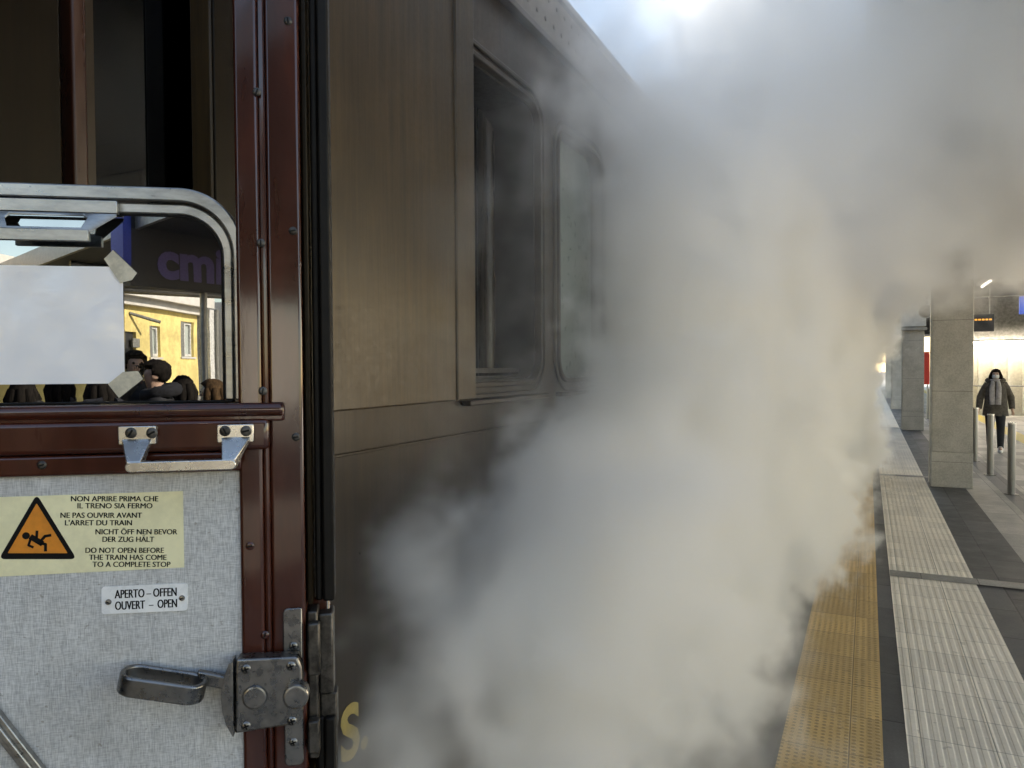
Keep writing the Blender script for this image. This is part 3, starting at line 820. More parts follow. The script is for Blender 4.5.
for (x, y), lb in zip(PIL, PL):
    t = thing('stone_pillar', (x, y, 0), lb, 'pillar', 'stone pillars along the platform')
    bm = B(); bx(bm, x - .25, x + .25, y - .25, y + .25, .50, CAN - .301)
    obj('shaft', bm, M['pillar'], t, bevel=.008)
    bm = B(); bx(bm, x - .255, x + .255, y - .255, y + .255, 0, .498)
    obj('plinth', bm, M['pillar'], t, bevel=.008)
    bm = B(); bx(bm, x - .275, x - .251, y - .275, y - .25, 0.02, CAN - .31)
    obj('corner_pipe', bm, M['metal_grey'], t, bevel=.004)
for (x, y), lb in zip(PIL[1:3], ('white lamp housing on the second pillar', 'white lamp housing on the third pillar')):
    t = thing('lamp_housing', (x, y - .3, 2.75), lb, 'lamp', 'white lamp housings on the pillars')
    bm = B(); bx(bm, x - .30, x + .28, y - .40, y - .26, 2.72, 3.3); obj('housing', bm, M['white_metal'], t, bevel=.01)
    bm = B(); bx(bm, x - .30, x + .30, y - .42, y - .256, 2.62, 2.70); obj('bracket', bm, M['metal_grey'], t, bevel=.01)
t = thing('loudspeaker', (1.25, 20.9, 2.9), 'black and silver loudspeaker hanging on twin rods by second pillar', 'loudspeaker')
bm = B(); lathe(bm, (1.25, 20.5, 3.02), (0, 1, 0), [(0, .16), (.03, .17), (.3, .12), (.36, .05)], 20); obj('horn', bm, M['metal_grey'], t)
bm = B(); lathe(bm, (1.25, 20.49, 3.02), (0, -1, 0), [(0, .15), (.004, .14)], 20); obj('grille', bm, M['black'], t)
for dx in (-.08, .08):
    bm = B(); tube(bm, [(1.25 + dx, 20.7, 3.1), (1.25 + dx, 20.7, CAN - .001)], .015); obj('hanging_rod', bm, M['white_metal'], t)
M['bollard'] = mat('brushed_stainless', (.27, .265, .255), .3, .95, var=.03, scale=6, stretch=(1, 1, .2), rvar=.03)
def bollard():
    t = thing('bollard', (0, 0, 0), '', 'bollard', 'steel bollards lining the platform')
    bm = B(); lathe(bm, (0, 0, 0), (0, 0, 1), [(0, .046), (.94, .046)], 24); obj('post', bm, M['bollard'], t)
    bm = B(); lathe(bm, (0, 0, .9405), (0, 0, 1), [(0, .049), (.014, .049), (.02, .042)], 24); obj('cap', bm, M['bright_alu'], t)
    bm = B(); lathe(bm, (0, 0, .001), (0, 0, 1), [(0, .085), (.008, .085), (.012, .05)], 24); obj('foot_ring', bm, M['steel'], t)
    return t
b0 = bollard()
BY = [11.75, 13.65, 15.5, 17.4, 19.3, 21.2, 23.1, 25.0, 26.9]
nth = ['nearest steel bollard, at the right rim of the photo', 'second steel bollard, in front of the walking person', 'third steel bollard, close by the nearest pillar', 'fourth steel bollard, hidden past the nearest pillar', 'fifth steel bollard along the platform', 'sixth steel bollard along the platform', 'seventh steel bollard along the platform', 'eighth steel bollard, short of the red board', 'last steel bollard, next to the red board']
for i, y in enumerate(BY):
    t = b0 if i == 0 else copy_tree(b0)
    t.location = (1.73, y, 0); t['label'] = nth[i]
# red board on two posts
t = thing('notice_board', (1.66, 28.5, 0), 'red notice board on two thin posts between the pillars', 'notice board')
bm = B(); bx(bm, 1.46, 1.86, 28.46, 28.54, 1.05, 2.15); obj('board', bm, flat('red_board', (.55, .03, .02), .4), t, bevel=.02)
for dx in (-.15, .15):
    bm = B(); tube(bm, [(1.66 + dx, 28.56, 0), (1.66 + dx, 28.56, 2.1)], .022); obj('post', bm, M['metal_grey'], t)
# lit end wall of the concourse
WY = 29.5
t = thing('concourse_wall', (5, WY, 0), 'white ribbed wall lit by strip lamps behind the walking person', 'wall')
bm = B(); bx(bm, 2.05, 9, WY, WY + .2, 0, 2.35)
x = 2.1
while x < 8.9:
    bx(bm, x, x + .10, WY - .16, WY - .001, .1, 2.3); x += .42
obj('panelling', bm, mat('cream_wall_panels', (.66, .62, .52), .45, var=.08), t, smooth=0)
bm = B(); bx(bm, 2.05, 9, WY - .02, WY + .22, 2.352, 3.94); obj('upper_wall', bm, mat('grey_upper_wall', (.28, .27, .25), .6), t, smooth=0)
t = thing('strip_lamp', (4, WY - .6, 2.45), 'long bright strip lamp above the white ribbed wall', 'lamp')
M['lamp'] = lamp_mat('warm_tube_light', (1, .95, .86), 20)
bm = B()
tube(bm, [(2.2, WY - .55, 2.42), (8.6, WY - .55, 2.42)], .05); obj('tube', bm, M['lamp'], t)
bm = B(); bx(bm, 2.1, 8.7, WY - .65, WY - .45, 2.475, 2.53); obj('housing', bm, M['white_metal'], t)
for i, y in enumerate((11.8, 15.8, 19.8, 23.8)):
    t = thing('ceiling_lamp', (2.4, y, CAN - .4), ['ceiling tube lamp nearest the camera, over the concourse', 'second ceiling tube lamp over the concourse', 'third ceiling tube lamp over the concourse', 'farthest ceiling tube lamp over the concourse'][i], 'lamp', 'ceiling tube lamps')
    bm = B(); bx(bm, 2.3, 2.5, y - .75, y + .75, CAN - .38, CAN - .31); obj('housing', bm, M['white_metal'], t, bevel=.01)
    bm = B(); tube(bm, [(2.4, y - .7, CAN - .405), (2.4, y + .7, CAN - .405)], .022); obj('tube', bm, lamp_mat('ceiling_tube_light', (1, .97, .9), 2.2), t)
    for dy in (-.5, .5):
        bm = B(); tube(bm, [(2.4, y + dy, CAN - .31), (2.4, y + dy, CAN - .001)], .01); obj('hanger', bm, M['metal_grey'], t)
for i, y in enumerate((9.0, 14.0, 19.0, 24.0)):  # row added outside the view to brighten the concourse
    t = thing('ceiling_lamp', (5.6, y, CAN - .4), ['added ceiling tube lamp out of view, closest to the camera', 'second added ceiling tube lamp, out of view', 'third added ceiling tube lamp, out of view', 'added ceiling tube lamp out of view, next to the white ribbed wall'][i], 'lamp', 'ceiling tube lamps')
    bm = B(); bx(bm, 5.5, 5.7, y - .75, y + .75, CAN - .38, CAN - .31); obj('housing', bm, M['white_metal'], t, bevel=.01)
    bm = B(); tube(bm, [(5.6, y - .7, CAN - .405), (5.6, y + .7, CAN - .405)], .03); obj('tube', bm, lamp_mat('added_tube_light', (1, .985, .95), 26), t)
    for dy in (-.5, .5):
        bm = B(); tube(bm, [(5.6, y + dy, CAN - .31), (5.6, y + dy, CAN - .001)], .01); obj('hanger', bm, M['metal_grey'], t)
# railing before the wall
t = thing('railing', (5, WY - 1.4, 0), 'thin steel railing in front of the white ribbed wall', 'railing')
bm = B(); tube(bm, [(2.3, WY - 1.4, 1.02), (9, WY - 1.4, 1.02)], .022); obj('rail', bm, M['metal_grey'], t)
for i in range(6):
    bm = B(); tube(bm, [(2.4 + i * 1.2, WY - 1.4, 0), (2.4 + i * 1.2, WY - 1.4, 1.0)], .018); obj('post', bm, M['metal_grey'], t)
# hanging departure screen and blue sign
t = thing('departure_board', (2.75, 24, 2.6), 'dark hanging departure screen with a row of amber dots', 'departure board')
bm = B(); bx(bm, 2.2, 3.1, 23.95, 24.15, 2.62, 3.1); obj('cabinet', bm, flat('dark_cabinet', (.03, .033, .04), .35), t, bevel=.01)
bm = B()
for k in range(9): bx(bm, 2.3 + k * .085, 2.36 + k * .085, 23.944, 23.949, 2.93, 2.97)
obj('lit_row', bm, lamp_mat('amber_led', (1, .45, .08), .35), t, smooth=0)
for dx in (2.3, 3.0):
    bm = B(); tube(bm, [(dx, 24.05, 3.1), (dx, 24.05, CAN - .001)], .012); obj('hanger', bm, M['metal_grey'], t)
t = thing('hanging_sign', (3.5, 20.0, 2.75), 'blue hanging sign with a white disc over the concourse', 'sign')
bm = B(); bx(bm, 3.06, 3.9, 19.97, 20.05, 2.85, 3.25); obj('panel', bm, lamp_mat('lit_blue_panel', (.05, .10, .45), .35), t, bevel=.01)
bm = B(); lathe(bm, (3.28, 19.968, 3.05), (0, -1, 0), [(0, .12), (.004, .12)], 20); obj('disc', bm, M['white_metal'], t)
bm = B(); tube(bm, [(3.5, 20.01, 3.25), (3.5, 20.01, CAN - .001)], .012); obj('hanger', bm, M['metal_grey'], t)

# ------------------------------------------------------------------ people
def skin_body(name, verts, edges, radii, root, m, parent, sub=2):
    me = bpy.data.meshes.new(name); off = wloc(parent)
    me.from_pydata([Vector(v) for v in verts], edges, []); me.materials.append(m)
    o = bpy.data.objects.new(name, me); C.objects.link(o); o.parent = parent
    md = o.modifiers.new('skin', 'SKIN'); md.use_smooth_shade = True
    for i, sv in enumerate(me.skin_vertices[0].data):
        sv.radius = radii[i] if isinstance(radii[i], tuple) else (radii[i], radii[i]); sv.use_root = (i == root)
    s = o.modifiers.new('sub', 'SUBSURF'); s.levels = sub; s.render_levels = sub
    return o
SKIN = mat('skin', (.60, .39, .29), .5, var=.08)
def person(loc, heading, label, H=1.64, coat=(.035, .03, .025), trousers=(.02, .02, .022), scarf=None, hair=(.02, .014, .01), hairlen=.3, mask=False, stride=.0, arms='down', fur=False, shoes=(.6, .6, .6), group=None):
    t = thing('person', loc, label, 'person', group); t.rotation_euler.z = heading      # local -y is forward
    k = H / 1.70
    sz = .205                               # half shoulder breadth
    V_ = []; E_ = []; Rr = []
    def v(x, y, z, r): V_.append((x * k, y * k, z * k)); Rr.append(tuple(q * k for q in r) if isinstance(r, tuple) else r * k); return len(V_) - 1
    def e(a, b): E_.append((a, b))
    pel = v(0, 0, .93, (.15, .11)); wst = v(0, 0, 1.10, (.125, .095)); che = v(0, 0, 1.30, (.15, .11)); nb = v(0, 0, 1.44, (.07, .065)); nk = v(0, -.01, 1.51, .052)
    hd = v(0, -.02, 1.585, (.072, .085)); ht = v(0, -.015, 1.665, (.066, .078))
    for a, b in ((pel, wst), (wst, che), (che, nb), (nb, nk), (nk, hd), (hd, ht)): e(a, b)
    elb = {}
    for s in (-1, 1):
        st = stride * s
        hp = v(.09 * s, 0, .88, .088); kn = v(.095 * s, -st * .55 - .02, .49, .056); an = v(.095 * s, -st + (.10 if st < 0 else .0), .10 if st >= 0 else .13, .038); to = v(.10 * s, -st - .15 + (.10 if st < 0 else 0), .045, .036)
        for a, b in ((pel, hp), (hp, kn), (kn, an), (an, to)): e(a, b)
        sh = v(.175 * s, 0, 1.39, .055)
        if arms == 'down':
            el = v(.27 * s, .03 + .04 * s, 1.12, .042); wr = v(.29 * s, -.05 + .06 * s, .88, .030); hv = (.02 * s, -.01, -.05)
        else:
            el = v(.26 * s, -.20, 1.22, .042); wr = v(.09 * s, -.32, 1.46, .030); hv = (-.02 * s, -.02, .05)
        pm = v(V_[wr][0] / k + hv[0] * .9, V_[wr][1] / k + hv[1], V_[wr][2] / k + hv[2], (.030, .018))
        for a, b in ((che, sh), (sh, el), (el, wr), (wr, pm)): e(a, b)
        p = V_[pm]; elb[s] = (V_[sh], V_[el], V_[wr])
        for f, (dx, dy, ln) in enumerate(((-.022, 0, .06), (-.008, 0, .075), (.007, 0, .08), (.022, 0, .066))):
            a = v(p[0] / k + dx * .8, p[1] / k + dx * .3, p[2] / k + (.03 if hv[2] > 0 else -.03), .008); b = v(p[0] / k + dx * 1.1, p[1] / k - .015, p[2] / k + (ln if hv[2] > 0 else -ln), .007); e(pm, a); e(a, b)
        a = v(p[0] / k - .03 * s, p[1] / k - .02, p[2] / k + (.005 if hv[2] > 0 else -.01), .009); e(pm, a)
    skin_body('body', V_, E_, Rr, pel, SKIN, t)
    base = wloc(t)
    def put(name, bm, m, **kw):
        o = obj(name, bm, m, None, origin=(0, 0, 0), **kw); o.parent = t; return o
    c_m = mat('coat_cloth', coat, .8, var=.2, scale=18, bmp=.4, bscale=25)
    # trousers
    bm = B()
    for s in (-1, 1):
        i_h = [i for i, q in enumerate(V_) if abs(q[0] - .09 * s * k) < 1e-6 and abs(q[2] - .88 * k) < 1e-6][0]
        h_, k_, a_ = V_[i_h], V_[i_h + 1], V_[i_h + 2]
        tube(bm, [Vector(h_) + Vector((0, 0, .08 * k)), h_, k_, Vector(a_) + Vector((0, 0, -.02 * k))], [.105 * k, .108 * k, .075 * k, .058 * k], 14)
    put('trousers', bm, mat('trouser_cloth', trousers, .8, var=.15), smooth=80)
    # shoes
    sm = mat('shoe', shoes, .5, var=.1)
    for s in (-1, 1):
        i_h = [i for i, q in enumerate(V_) if abs(q[0] - .09 * s * k) < 1e-6 and abs(q[2] - .88 * k) < 1e-6][0]
        a_, o_ = Vector(V_[i_h + 2]), Vector(V_[i_h + 3])
        bm = B(); g = max(.0, min(a_.z - .10 * k, .04))
        loft(bm, [((a_.x, (a_.y + o_.y) / 2, g + .001), .042 * k, .135 * k), ((a_.x, (a_.y + o_.y) / 2, g + .035 * k), .047 * k, .14 * k), ((a_.x, a_.y - .01, g + .075 * k), .045 * k, .075 * k), ((a_.x, a_.y, g + .13 * k), .046 * k, .05 * k)], 18)
        put('shoe', bm, sm, smooth=60)
    # coat body: lofted, slightly irregular, with sleeves grown into it
    bm = B()
    rings = loft(bm, [((0, .01, .74 * k), .235 * k, .165 * k), ((0, .01, .86 * k), .225 * k, .16 * k), ((0, .005, 1.02 * k), .205 * k, .15 * k), ((0, 0, 1.18 * k), .20 * k, .145 * k), ((0, 0, 1.32 * k), .205 * k, .14 * k), ((0, 0, 1.40 * k), .185 * k, .115 * k), ((0, 0, 1.46 * k), .11 * k, .095 * k)], 28, cap=False)
    for ring in rings:
        for vv in ring:
            nn = mnoise.noise(vv.co * 9 + Vector((loc[0], 0, 0))); vv.co.x *= 1 + .05 * nn; vv.co.y *= 1 + .08 * nn
    for s in (-1, 1):
        a, b_, c_ = (Vector(q) for q in elb[s])
        a = a + Vector((-.03 * s * k, 0, 0))
        tube(bm, [a + Vector((-.02 * s, 0, .01)), a.lerp(b_, .35), b_, b_.lerp(c_, .55), b_.lerp(c_, .95)], [.085 * k, .078 * k, .068 * k, .06 * k, .055 * k], 14)
    put('coat', bm, c_m, smooth=70)
    if fur:
        bm = B(); pts = []
        for i in range(25):
            a = R(-250 + 320 * i / 24); pts.append((math.cos(a) * .135 * k, math.sin(a) * .10 * k + .03, (1.475 + .025 * math.sin(a)) * k))
        tube(bm, pts, [(.045 + .012 * random.random()) * k for _ in pts], 10)
        put('fur_hood', bm, mat('hood_fur', tuple(c * 1.2 for c in coat), .95, var=.4, scale=60, bmp=1, bscale=90), smooth=80)
    if scarf:
        bm = B(); pts = [(math.cos(R(360 * i / 20)) * .085 * k, math.sin(R(360 * i / 20)) * .075 * k - .01, 1.47 * k) for i in range(21)]
        tube(bm, pts, .038 * k, 10)
        for s in (-1, 1): tube(bm, [(.045 * s * k, -.10 * k, 1.46 * k), (.06 * s * k, -.152 * k, 1.33 * k), (.055 * s * k, -.166 * k, 1.15 * k), (.05 * s * k, -.17 * k, .98 * k)], [.018 * k, .024 * k, .026 * k, .026 * k], 12, flat_y=1.9)
        put('scarf', bm, mat('scarf_cloth', scarf, .85, var=.15, scale=14), smooth=80)
    # face: nose, eyes, ears
    bm = B()
    lathe(bm, (0, -.098 * k, 1.585 * k), (0, -1, -.25), [(0, .016 * k), (.014 * k, .013 * k), (.026 * k, .005 * k)], 10)
    for s in (-1, 1): lathe(bm, (.073 * s * k, -.01 * k, 1.60 * k), (s, 0, 0), [(0, .02 * k), (.008 * k, .026 * k), (.012 * k, .015 * k)], 10)
    put('face_features', bm, SKIN, smooth=80)
    for s in (-1, 1):
        bm = B(); lathe(bm, (.03 * s * k, -.099 * k, 1.612 * k), (0, -1, 0), [(0, .011 * k), (.003 * k, .008 * k), (.004 * k, .003 * k)], 10)
        put('eye', bm, M['black'], smooth=80)
    if mask:
        bm = B()
        secs = []
        for j, (z_, rx, ry) in enumerate(((1.515, .045, .07), (1.535, .062, .092), (1.56, .068, .104), (1.588, .064, .105), (1.598, .05, .098))):
            secs.append([bm.verts.new((rx * k * math.sin(R(q)), -.015 * k - ry * k * math.cos(R(q)), z_ * k)) for q in range(-75, 76, 15)])
        for a, b_ in zip(secs, secs[1:]):
            for i in range(len(a) - 1): bm.faces.new((a[i], a[i + 1], b_[i + 1], b_[i]))
        o = put('face_mask', bm, M['enamel'], smooth=180); o.modifiers.new('thickness', 'SOLIDIFY').thickness = .003
    else:
        bm = B(); bx(bm, -.022 * k, .022 * k, -.112 * k, -.10 * k, 1.542 * k, 1.549 * k); put('mouth', bm, mat('lips', (.30, .10, .08), .5), bevel=.003)
    # hair: cap of the skull, fringe line and falling length at back and sides
    bm = B()
    bmesh.ops.create_uvsphere(bm, u_segments=24, v_segments=16, radius=1)
    for vv in list(bm.verts):
        q = vv.co.copy()
        if (q.y < -.35 and q.z < .42) or q.z < (-.25 if q.y < .15 else -.85): vv.co = q * .55
        q = vv.co.copy()
        nn = 1 + .10 * mnoise.noise(q * 4 + Vector(loc)) + .05 * mnoise.noise(q * 11)
        vv.co = Vector((vv.co.x * .094 * nn * k, (vv.co.y * .112 * nn - .008) * k, (1.625 + vv.co.z * .098 * nn) * k))
    if hairlen > .05:
        for q in (-100, -60, -20, 20, 60, 100):
            cx_, cy_ = math.sin(R(q)), math.cos(R(q)); L_ = hairlen * random.uniform(.85, 1.1)
            tube(bm, [(.068 * cx_ * k, .085 * cy_ * k, 1.64 * k), (.088 * cx_ * k, (.10 * cy_ + .01) * k, 1.56 * k), (.095 * cx_ * k, (.085 * cy_ + .01) * k, (1.64 - L_) * k)], [.03 * k, .042 * k, .018 * k], 10)
    put('hair', bm, mat('hair', hair, .85, var=.4, scale=80, stretch=(1, 1, .2), spec=.15, bmp=.8, bscale=120), smooth=80)
    return t
pp = on_z(995, 451, 0)
person((pp.x, pp.y, 0), R(-8), 'masked person in a dark fur-collared coat and grey scarf walking along the platform', 1.62, (.115, .098, .078), (.016, .016, .02), (.50, .47, .46), mask=True, fur=True, stride=.16, shoes=(.62, .62, .6))

# ------------------------------------------------------------------ what the door window mirrors: the station front behind the viewer
def mirror(px, py, dist):
    d = ray(px, py).normalized(); q = P0 + DN * FW; t = (q - EYE).dot(DN) / d.dot(DN); p = EYE + d * t
    r = d - 2 * d.dot(DN) * DN
    return p + r * (dist / math.hypot(r.x, r.y))
M['ochre'] = mat('sunny_yellow_render', (.80, .65, .26), .85, var=.13, scale=1.3)
M['stucco'] = mat('pale_stucco', (.62, .60, .56), .85, var=.06, scale=3)
M['shutter'] = mat('grey_shutter', (.22, .22, .20), .7)
M['win_white'] = mat('white_window_frame', (.7, .7, .68), .5)
# a facade plane facing the camera platform: through the mirrored corners
ya = mirror(126, 350, 26); yb_ = mirror(206, 350, 31)
fd = Vector((yb_.x - ya.x, yb_.y - ya.y, 0)).normalized(); fn = Vector((fd.y, -fd.x, 0))
if fn.dot(Vector((0, 1, 0))) < 0: fn = -fn
def fac(px, py):       # facade coordinates (along, z)
    d = mirror(px, py, 1) ; d0_ = mirror(px, py, 0); dr = (d - d0_)
    t = (ya - d0_).dot(fn) / dr.dot(fn); p = d0_ + dr * t
    return (p - ya).dot(fd), p.z
TF = Matrix(((fd.x, -fn.x, 0, ya.x), (fd.y, -fn.y, 0, ya.y), (0, 0, 1, 0), (0, 0, 0, 1)))
AXF = lambda a, b, c: (a, -c, b)
yh = thing('station_house', (ya.x, ya.y, 0), 'yellow station house with tall white windows, mirrored in the door glass', 'building')
fR = fac(198, 350)[0]; fL = -14; ze = fac(170, 304)[1]
def fwin(x0, x1, y0, y1):
    a = fac(x0, y1); b_ = fac(x1, y0); return (a[0], b_[0], fac((x0 + x1) / 2, y1)[1], fac((x0 + x1) / 2, y0)[1])
fw = [fwin(150, 160, 325, 357), fwin(181, 194, 321, 357), fwin(126, 136, 331, 372)]
bm = B()
plate(bm, [(fL, 0), (fR, 0), (fR, ze), (fL, ze)], [rrect(a, b_, max(c, .02), d, .01, 1) for a, b_, c, d in fw], -.4, 0, AXF, TF)
obj('wall', bm, M['ochre'], yh, smooth=0)
bm = B(); bx(bm, fL, fR, .45, 9, 0, ze - .01, TF); obj('rear_block', bm, M['ochre'], yh, smooth=0)
bm = B(); bx(bm, fL - .3, fR + .3, -.55, 9.5, ze + .002, ze + .42, TF); bx(bm, fL - .1, fR + .1, -.25, 0.0, ze - .25, ze, TF); obj('cornice', bm, M['stucco'], yh, smooth=0)
for a, b_, c, d in fw[:2]:
    bm = B(); mx_ = (a + b_) / 2
    plate(bm, [(a + (b_ - a) * .35, c + .02), (b_, c + .02), (b_, d), (a + (b_ - a) * .35, d)], [[(a + (b_ - a) * .52, c + .12), (b_ - .08, c + .12), (b_ - .08, d - .1), (a + (b_ - a) * .52, d - .1)]], -.18, -.10, AXF, TF)
    wf = obj('window', bm, M['win_white'], yh, smooth=0)
    bm = B(); bx(bm, a, b_, .19, .21, c, d, TF); obj('pane', bm, flat('pale_blind', (.5, .55, .52), .3), wf, smooth=0)
    bm = B(); bx(bm, a + .002, a + (b_ - a) * .33, .03, .08, c, d, TF); obj('shutter', bm, M['shutter'], wf, smooth=0)
    bm = B(); bx(bm, a - .06, b_ + .06, -.06, .1, c - .07, c - .002, TF); obj('sill', bm, M['stucco'], wf, smooth=0)
bm = B(); tube(bm, [TF @ Vector((fw[0][0] - 1.2, -.01, ze - .5)), TF @ Vector((fw[0][0] - .6, -.7, ze - .75))], .05); obj('lamp_arm', bm, M['shutter'], yh)
bm = B(); bx(bm, fw[0][0] - 1.1, fw[0][0] - .7, -.05, -.002, fw[0][3] - .8, fw[0][3] - .5, TF); obj('wall_plaque', bm, M['shutter'], yh, smooth=0)
bm = B(); bx(bm, fL, fR, -.05, -.003, 0, .7, TF); obj('base_course', bm, M['concrete'], yh, smooth=0)
a, b_, c, d = fw[2]
bm = B(); bx(bm, a, b_, .1, .15, c, d, TF); obj('door', bm, flat('dark_door', (.03, .03, .03)), yh, smooth=0)
# pale block beside it with a drainpipe
pbk = thing('pale_building', TF @ Vector((fR + 4, -1, 0)), 'pale stucco block beside the yellow station house', 'building')
bm = B(); bx(bm, fR + .9, fR + 9, -1.2, 8, 0, ze + .3, TF); obj('wall', bm, M['stucco'], pbk, smooth=0)
bm = B(); bx(bm, fR + .32, fR + .88, -.35, .2, 0, ze - .02, TF); obj('pilaster', bm, M['win_white'], pbk, smooth=0)
bm = B(); tube(bm, [TF @ Vector((fR + .75, -.42, 0)), TF @ Vector((fR + .75, -.42, ze))], .07); obj('drainpipe', bm, M['shutter'], pbk)
# dark canopy fascia with lilac lettering
q0, q1 = mirror(132, 258, 12.0), mirror(262, 258, 13.5)
sdv = Vector((q1.x - q0.x, q1.y - q0.y, 0)).normalized(); sn_ = Vector((sdv.y, -sdv.x, 0))
if sn_.dot(Vector((0, 1, 0))) < 0: sn_ = -sn_
def fas(px, py):
    d0_ = mirror(px, py, 0); dr = mirror(px, py, 1) - d0_; t = (q0 - d0_).dot(sn_) / dr.dot(sn_); p = d0_ + dr * t
    return (p - q0).dot(sdv), p.z
TS = Matrix(((sdv.x, -sn_.x, 0, q0.x), (sdv.y, -sn_.y, 0, q0.y), (0, 0, 1, 0), (0, 0, 0, 1)))
sg = thing('station_sign', (q0.x, q0.y, 2.9), 'dark fascia sign with lilac letters, mirrored in the door glass', 'sign')
zt_, zb_ = fas(180, 222)[1], fas(180, 290)[1]
bm = B(); bx(bm, -.02, 6.5, 0, .3, zb_, zt_, TS); obj('panel', bm, flat('charcoal_fascia', (.035, .036, .042), .5), sg, smooth=0)
bm = B(); bx(bm, -.16, -.03, -.02, .3, zb_ + .1, zt_ + .02, TS); obj('end_strip', bm, flat('blue_end_strip', (.06, .09, .45), .5), sg, smooth=0)
for X in (fas(209, 300)[0], 6.2):
    bm = B(); tube(bm, [TS @ Vector((X, .15, 0)), TS @ Vector((X, .15, zb_ - .001))], .06); obj('post', bm, M['metal_grey'], sg)
a = fas(157, 276); b_ = fas(230, 278); top = fas(190, 252)[1]
bm = B(); TT = TS @ Matrix.Translation((a[0], -.005, a[1]))
text_into(bm, "cmi", (top - a[1]) * 1.30, TT, depth=.002, bold=.04, width=1.04)
obj('lettering', bm, flat('lilac_letters', (.17, .14, .38), .5), sg, smooth=0, recalc=False)
# canopy continuing behind the viewer, set back from the platform edge
can2 = thing('rear_canopy', (7, -12, CAN), 'grey canopy over the platform behind the viewer, mirrored in the door glass', 'canopy')
bm = B(); bx(bm, 3.3, 12, -22, -2.4, CAN, CAN + .25); bx(bm, 1.6, 3.298, -7.2, -2.4, CAN, CAN + .25); obj('roof_slab', bm, M['canopy'], can2, smooth=0)  # nearer slab added to keep sky out of the door stile reflections
bm = B(); bx(bm, 3.23, 3.298, -22, -7.201, CAN - .05, CAN + .3); bx(bm, 1.53, 1.598, -7.2, -2.4, CAN - .05, CAN + .3); obj('fascia', bm, M['metal_grey'], can2, smooth=0)
for i in range(5):
    bm = B(); tube(bm, [(3.6, -3 - i * 4.2, CAN - .08), (12, -3 - i * 4.2, CAN - .08)], .07); obj('beam', bm, M['metal_grey'], can2)
bm = B(); tube(bm, [(7.5, -9, 0), (7.5, -9, CAN - .16)], .1); obj('post', bm, M['metal_grey'], can2)
# waiting crowd behind the viewer, seen only in the glass
crowd = ((135, 7.0, 1.90, 'up', (.03, .033, .04), .1, 'man in a dark jacket raising a camera, mirrored in the door glass'),
         (157, 5.6, 1.80, 'down', (.012, .013, .018), 1.9, 'tall person in a black padded coat, mirrored beside the man with the camera'),
         (183, 6.6, 1.66, 'down', (.02, .018, .016), 3.3, 'person with black hair, mirrored below the tall window of the yellow house'),
         (213, 5.8, 1.64, 'down', (.05, .035, .02), 2.4, 'person with light brown hair, mirrored at the right corner of the glass'),
         (98, 6.2, 1.66, 'down', (.02, .022, .03), 2.9, 'person in a dark blue coat, mirrored under the right end of the paper'),
         (60, 6.9, 1.70, 'down', (.03, .02, .02), 3.9, 'person in a dark brown coat, mirrored under the middle of the paper'),
         (22, 6.0, 1.65, 'down', (.025, .025, .025), 3.2, 'person in a charcoal coat, mirrored under the left of the paper'))
for px, dist, H_, arms, coat_, turn, lb in crowd:
    p = mirror(px, 390, dist)
    person((p.x, p.y, 0), R(180) + turn, lb, H_, coat_, hair=(.10, .06, .03) if px == 213 else (.015, .012, .01), arms=arms, hairlen=.03 if H_ > 1.72 else .25, shoes=(.03, .03, .03), fur=px in (157, 98, 22), scarf=(.09, .08, .09) if px in (183, 60) else None, group='people waiting behind the viewer')

p = mirror(135, 390, 7.0)
hd_ = Vector((math.sin(math.pi + .1) * .30, -math.cos(math.pi + .1) * .30, 0))
hx = Vector((p.x, p.y, 1.70)) + hd_
t = thing('photo_camera', hx, 'black camera held up to the face by the man in the door glass', 'camera')
bm = B(); bx(bm, hx.x - .07, hx.x + .07, hx.y - .025, hx.y + .025, 1.69, 1.78); bx(bm, hx.x - .03, hx.x + .03, hx.y - .02, hx.y + .02, 1.7801, 1.80); obj('camera_body', bm, M['rubber'], t, bevel=.006)
bm = B(); lathe(bm, (hx.x, hx.y + .0255, 1.735), (0, 1, 0), [(0, .036), (.05, .038), (.055, .03)], 20); obj('lens', bm, M['black'], t)

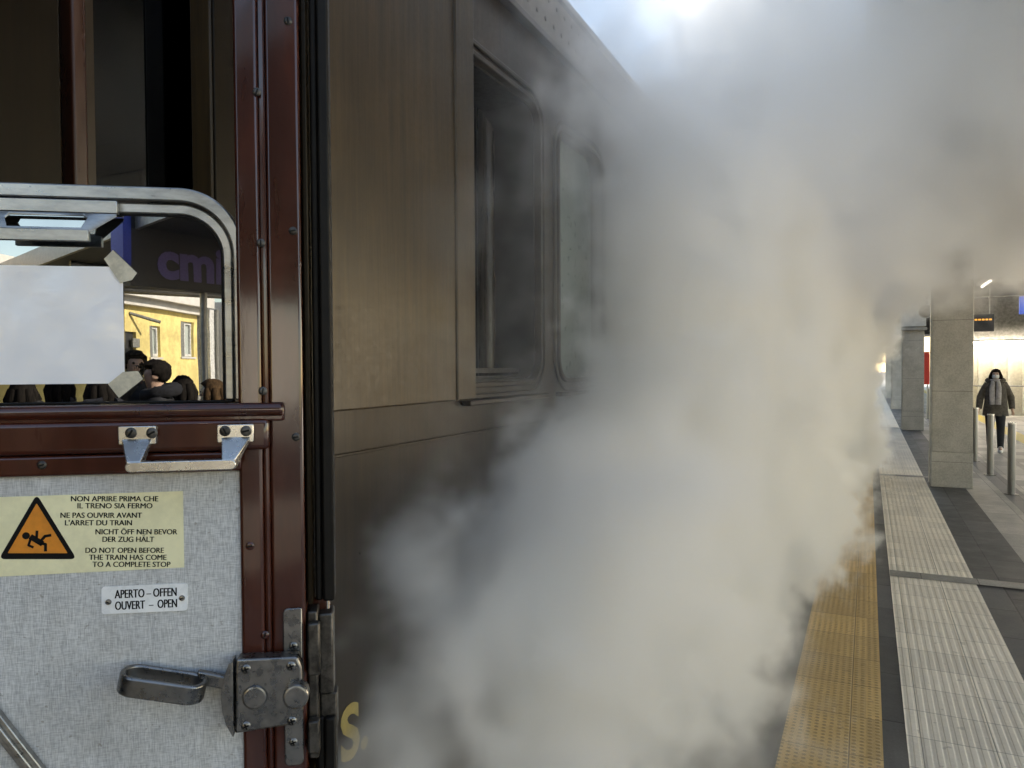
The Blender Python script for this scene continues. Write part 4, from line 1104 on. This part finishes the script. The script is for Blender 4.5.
# ------------------------------------------------------------------ steam
def steam_field(nt, vec):
    x, y, z = xyz(nt, vec)
    big = nz(nt, vec, .8, 1, .5) - .5
    n1 = nz(nt, vec, 1.8, 2, .55, .5) - .5
    n2 = nz(nt, vec, 5.0, 5, .66, 1.0) - .5
    bil = n1 * 2.2 + n2 * 2.3                      # billows and torn edges
    # right-hand boundary rolls along the platform edge; above it a torn layer spreads under the canopy
    xr = (y - 3.5) * .060 - .50 - z.sstep(3.75, 4.1) * .2 + z.sstep(1.0, 2.2) * .12
    yn = z.sstep(.85, 1.9, 1.10, 2.50)
    s = (xr - x).smin((y - yn) * .8, .3)
    s = s + bil * .72 + big * .9
    dens = s.sstep(0.0, .36) * z.sstep(2.3, 3.2, 6.5, 1.05)
    patch = (bil * .5 + .05).sstep(.0, .28)
    yt = z.sstep(1.0, 1.7, .85, 1.3)
    thin = (y - yt).sstep(0, .9) * (-.25 - x).sstep(-.1, .5) * (patch * 2.3 + .26) * z.sstep(1.3, 2.5, 1.0, .36)
    p2 = (bil * .5 + big * .8 + .10).sstep(-.05, .32)
    up = (z + n1 * 1.6 - x * .08).sstep(2.4, 3.1) * (y - 2.2).sstep(0, 1.2) * (x + 1.0).sstep(0, .9) * (3.9 - x).sstep(0, 2.0) * (3.93 - z).sstep(0, .03) * (p2 * 2.2 + (x - .1).abs().sstep(.2, .9, .9, .14))
    return (dens + thin + up) * (STEAM_HI[2] - z).sstep(0.05, .7) * (z * 10.0).min(1.0) * (STEAM_HI[1] - y).sstep(.1, 2.0)
STEAM_LO, STEAM_HI, VOX = (WX + .004, 1.0, .012), (4.5, 15.0, 4.9), .026
def make_steam():
    m = bpy.data.materials.new('white_steam'); m.use_nodes = True; nt = m.node_tree
    nt.nodes.remove(nt.nodes["Principled BSDF"])
    v = nt.nodes.new("ShaderNodeVolumePrincipled"); v.inputs['Color'].default_value = (.99, .99, .99, 1); v.inputs['Anisotropy'].default_value = .3
    v.inputs['Density'].default_value = 1.0
    nt.links.new(v.outputs[0], nt.nodes['Material Output'].inputs['Volume'])
    vd = bpy.data.volumes.new('steam'); vd.materials.append(m)
    vd.render.step_size = .16
    o = bpy.data.objects.new('steam', vd); C.objects.link(o)
    g = bpy.data.node_groups.new('steam_cloud', 'GeometryNodeTree')
    g.interface.new_socket('Geometry', in_out='OUTPUT', socket_type='NodeSocketGeometry')
    out = g.nodes.new('NodeGroupOutput')
    vc = g.nodes.new('GeometryNodeVolumeCube'); pos = g.nodes.new('GeometryNodeInputPosition')
    vc.inputs['Min'].default_value = STEAM_LO; vc.inputs['Max'].default_value = STEAM_HI
    for k, a in enumerate('XYZ'): vc.inputs['Resolution ' + a].default_value = int((STEAM_HI[k] - STEAM_LO[k]) / (VOX * (1.5 if a == 'Y' else 1)))
    g.links.new(steam_field(g, pos.outputs[0]).o, vc.inputs['Density'])
    sm = g.nodes.new('GeometryNodeSetMaterial'); sm.inputs['Material'].default_value = m
    g.links.new(vc.outputs[0], sm.inputs[0]); g.links.new(sm.outputs[0], out.inputs[0])
    md = o.modifiers.new('cloud', 'NODES'); md.node_group = g
    return o
tag(make_steam(), 'dense white steam pouring from under the carriage over the platform edge', kind='stuff')
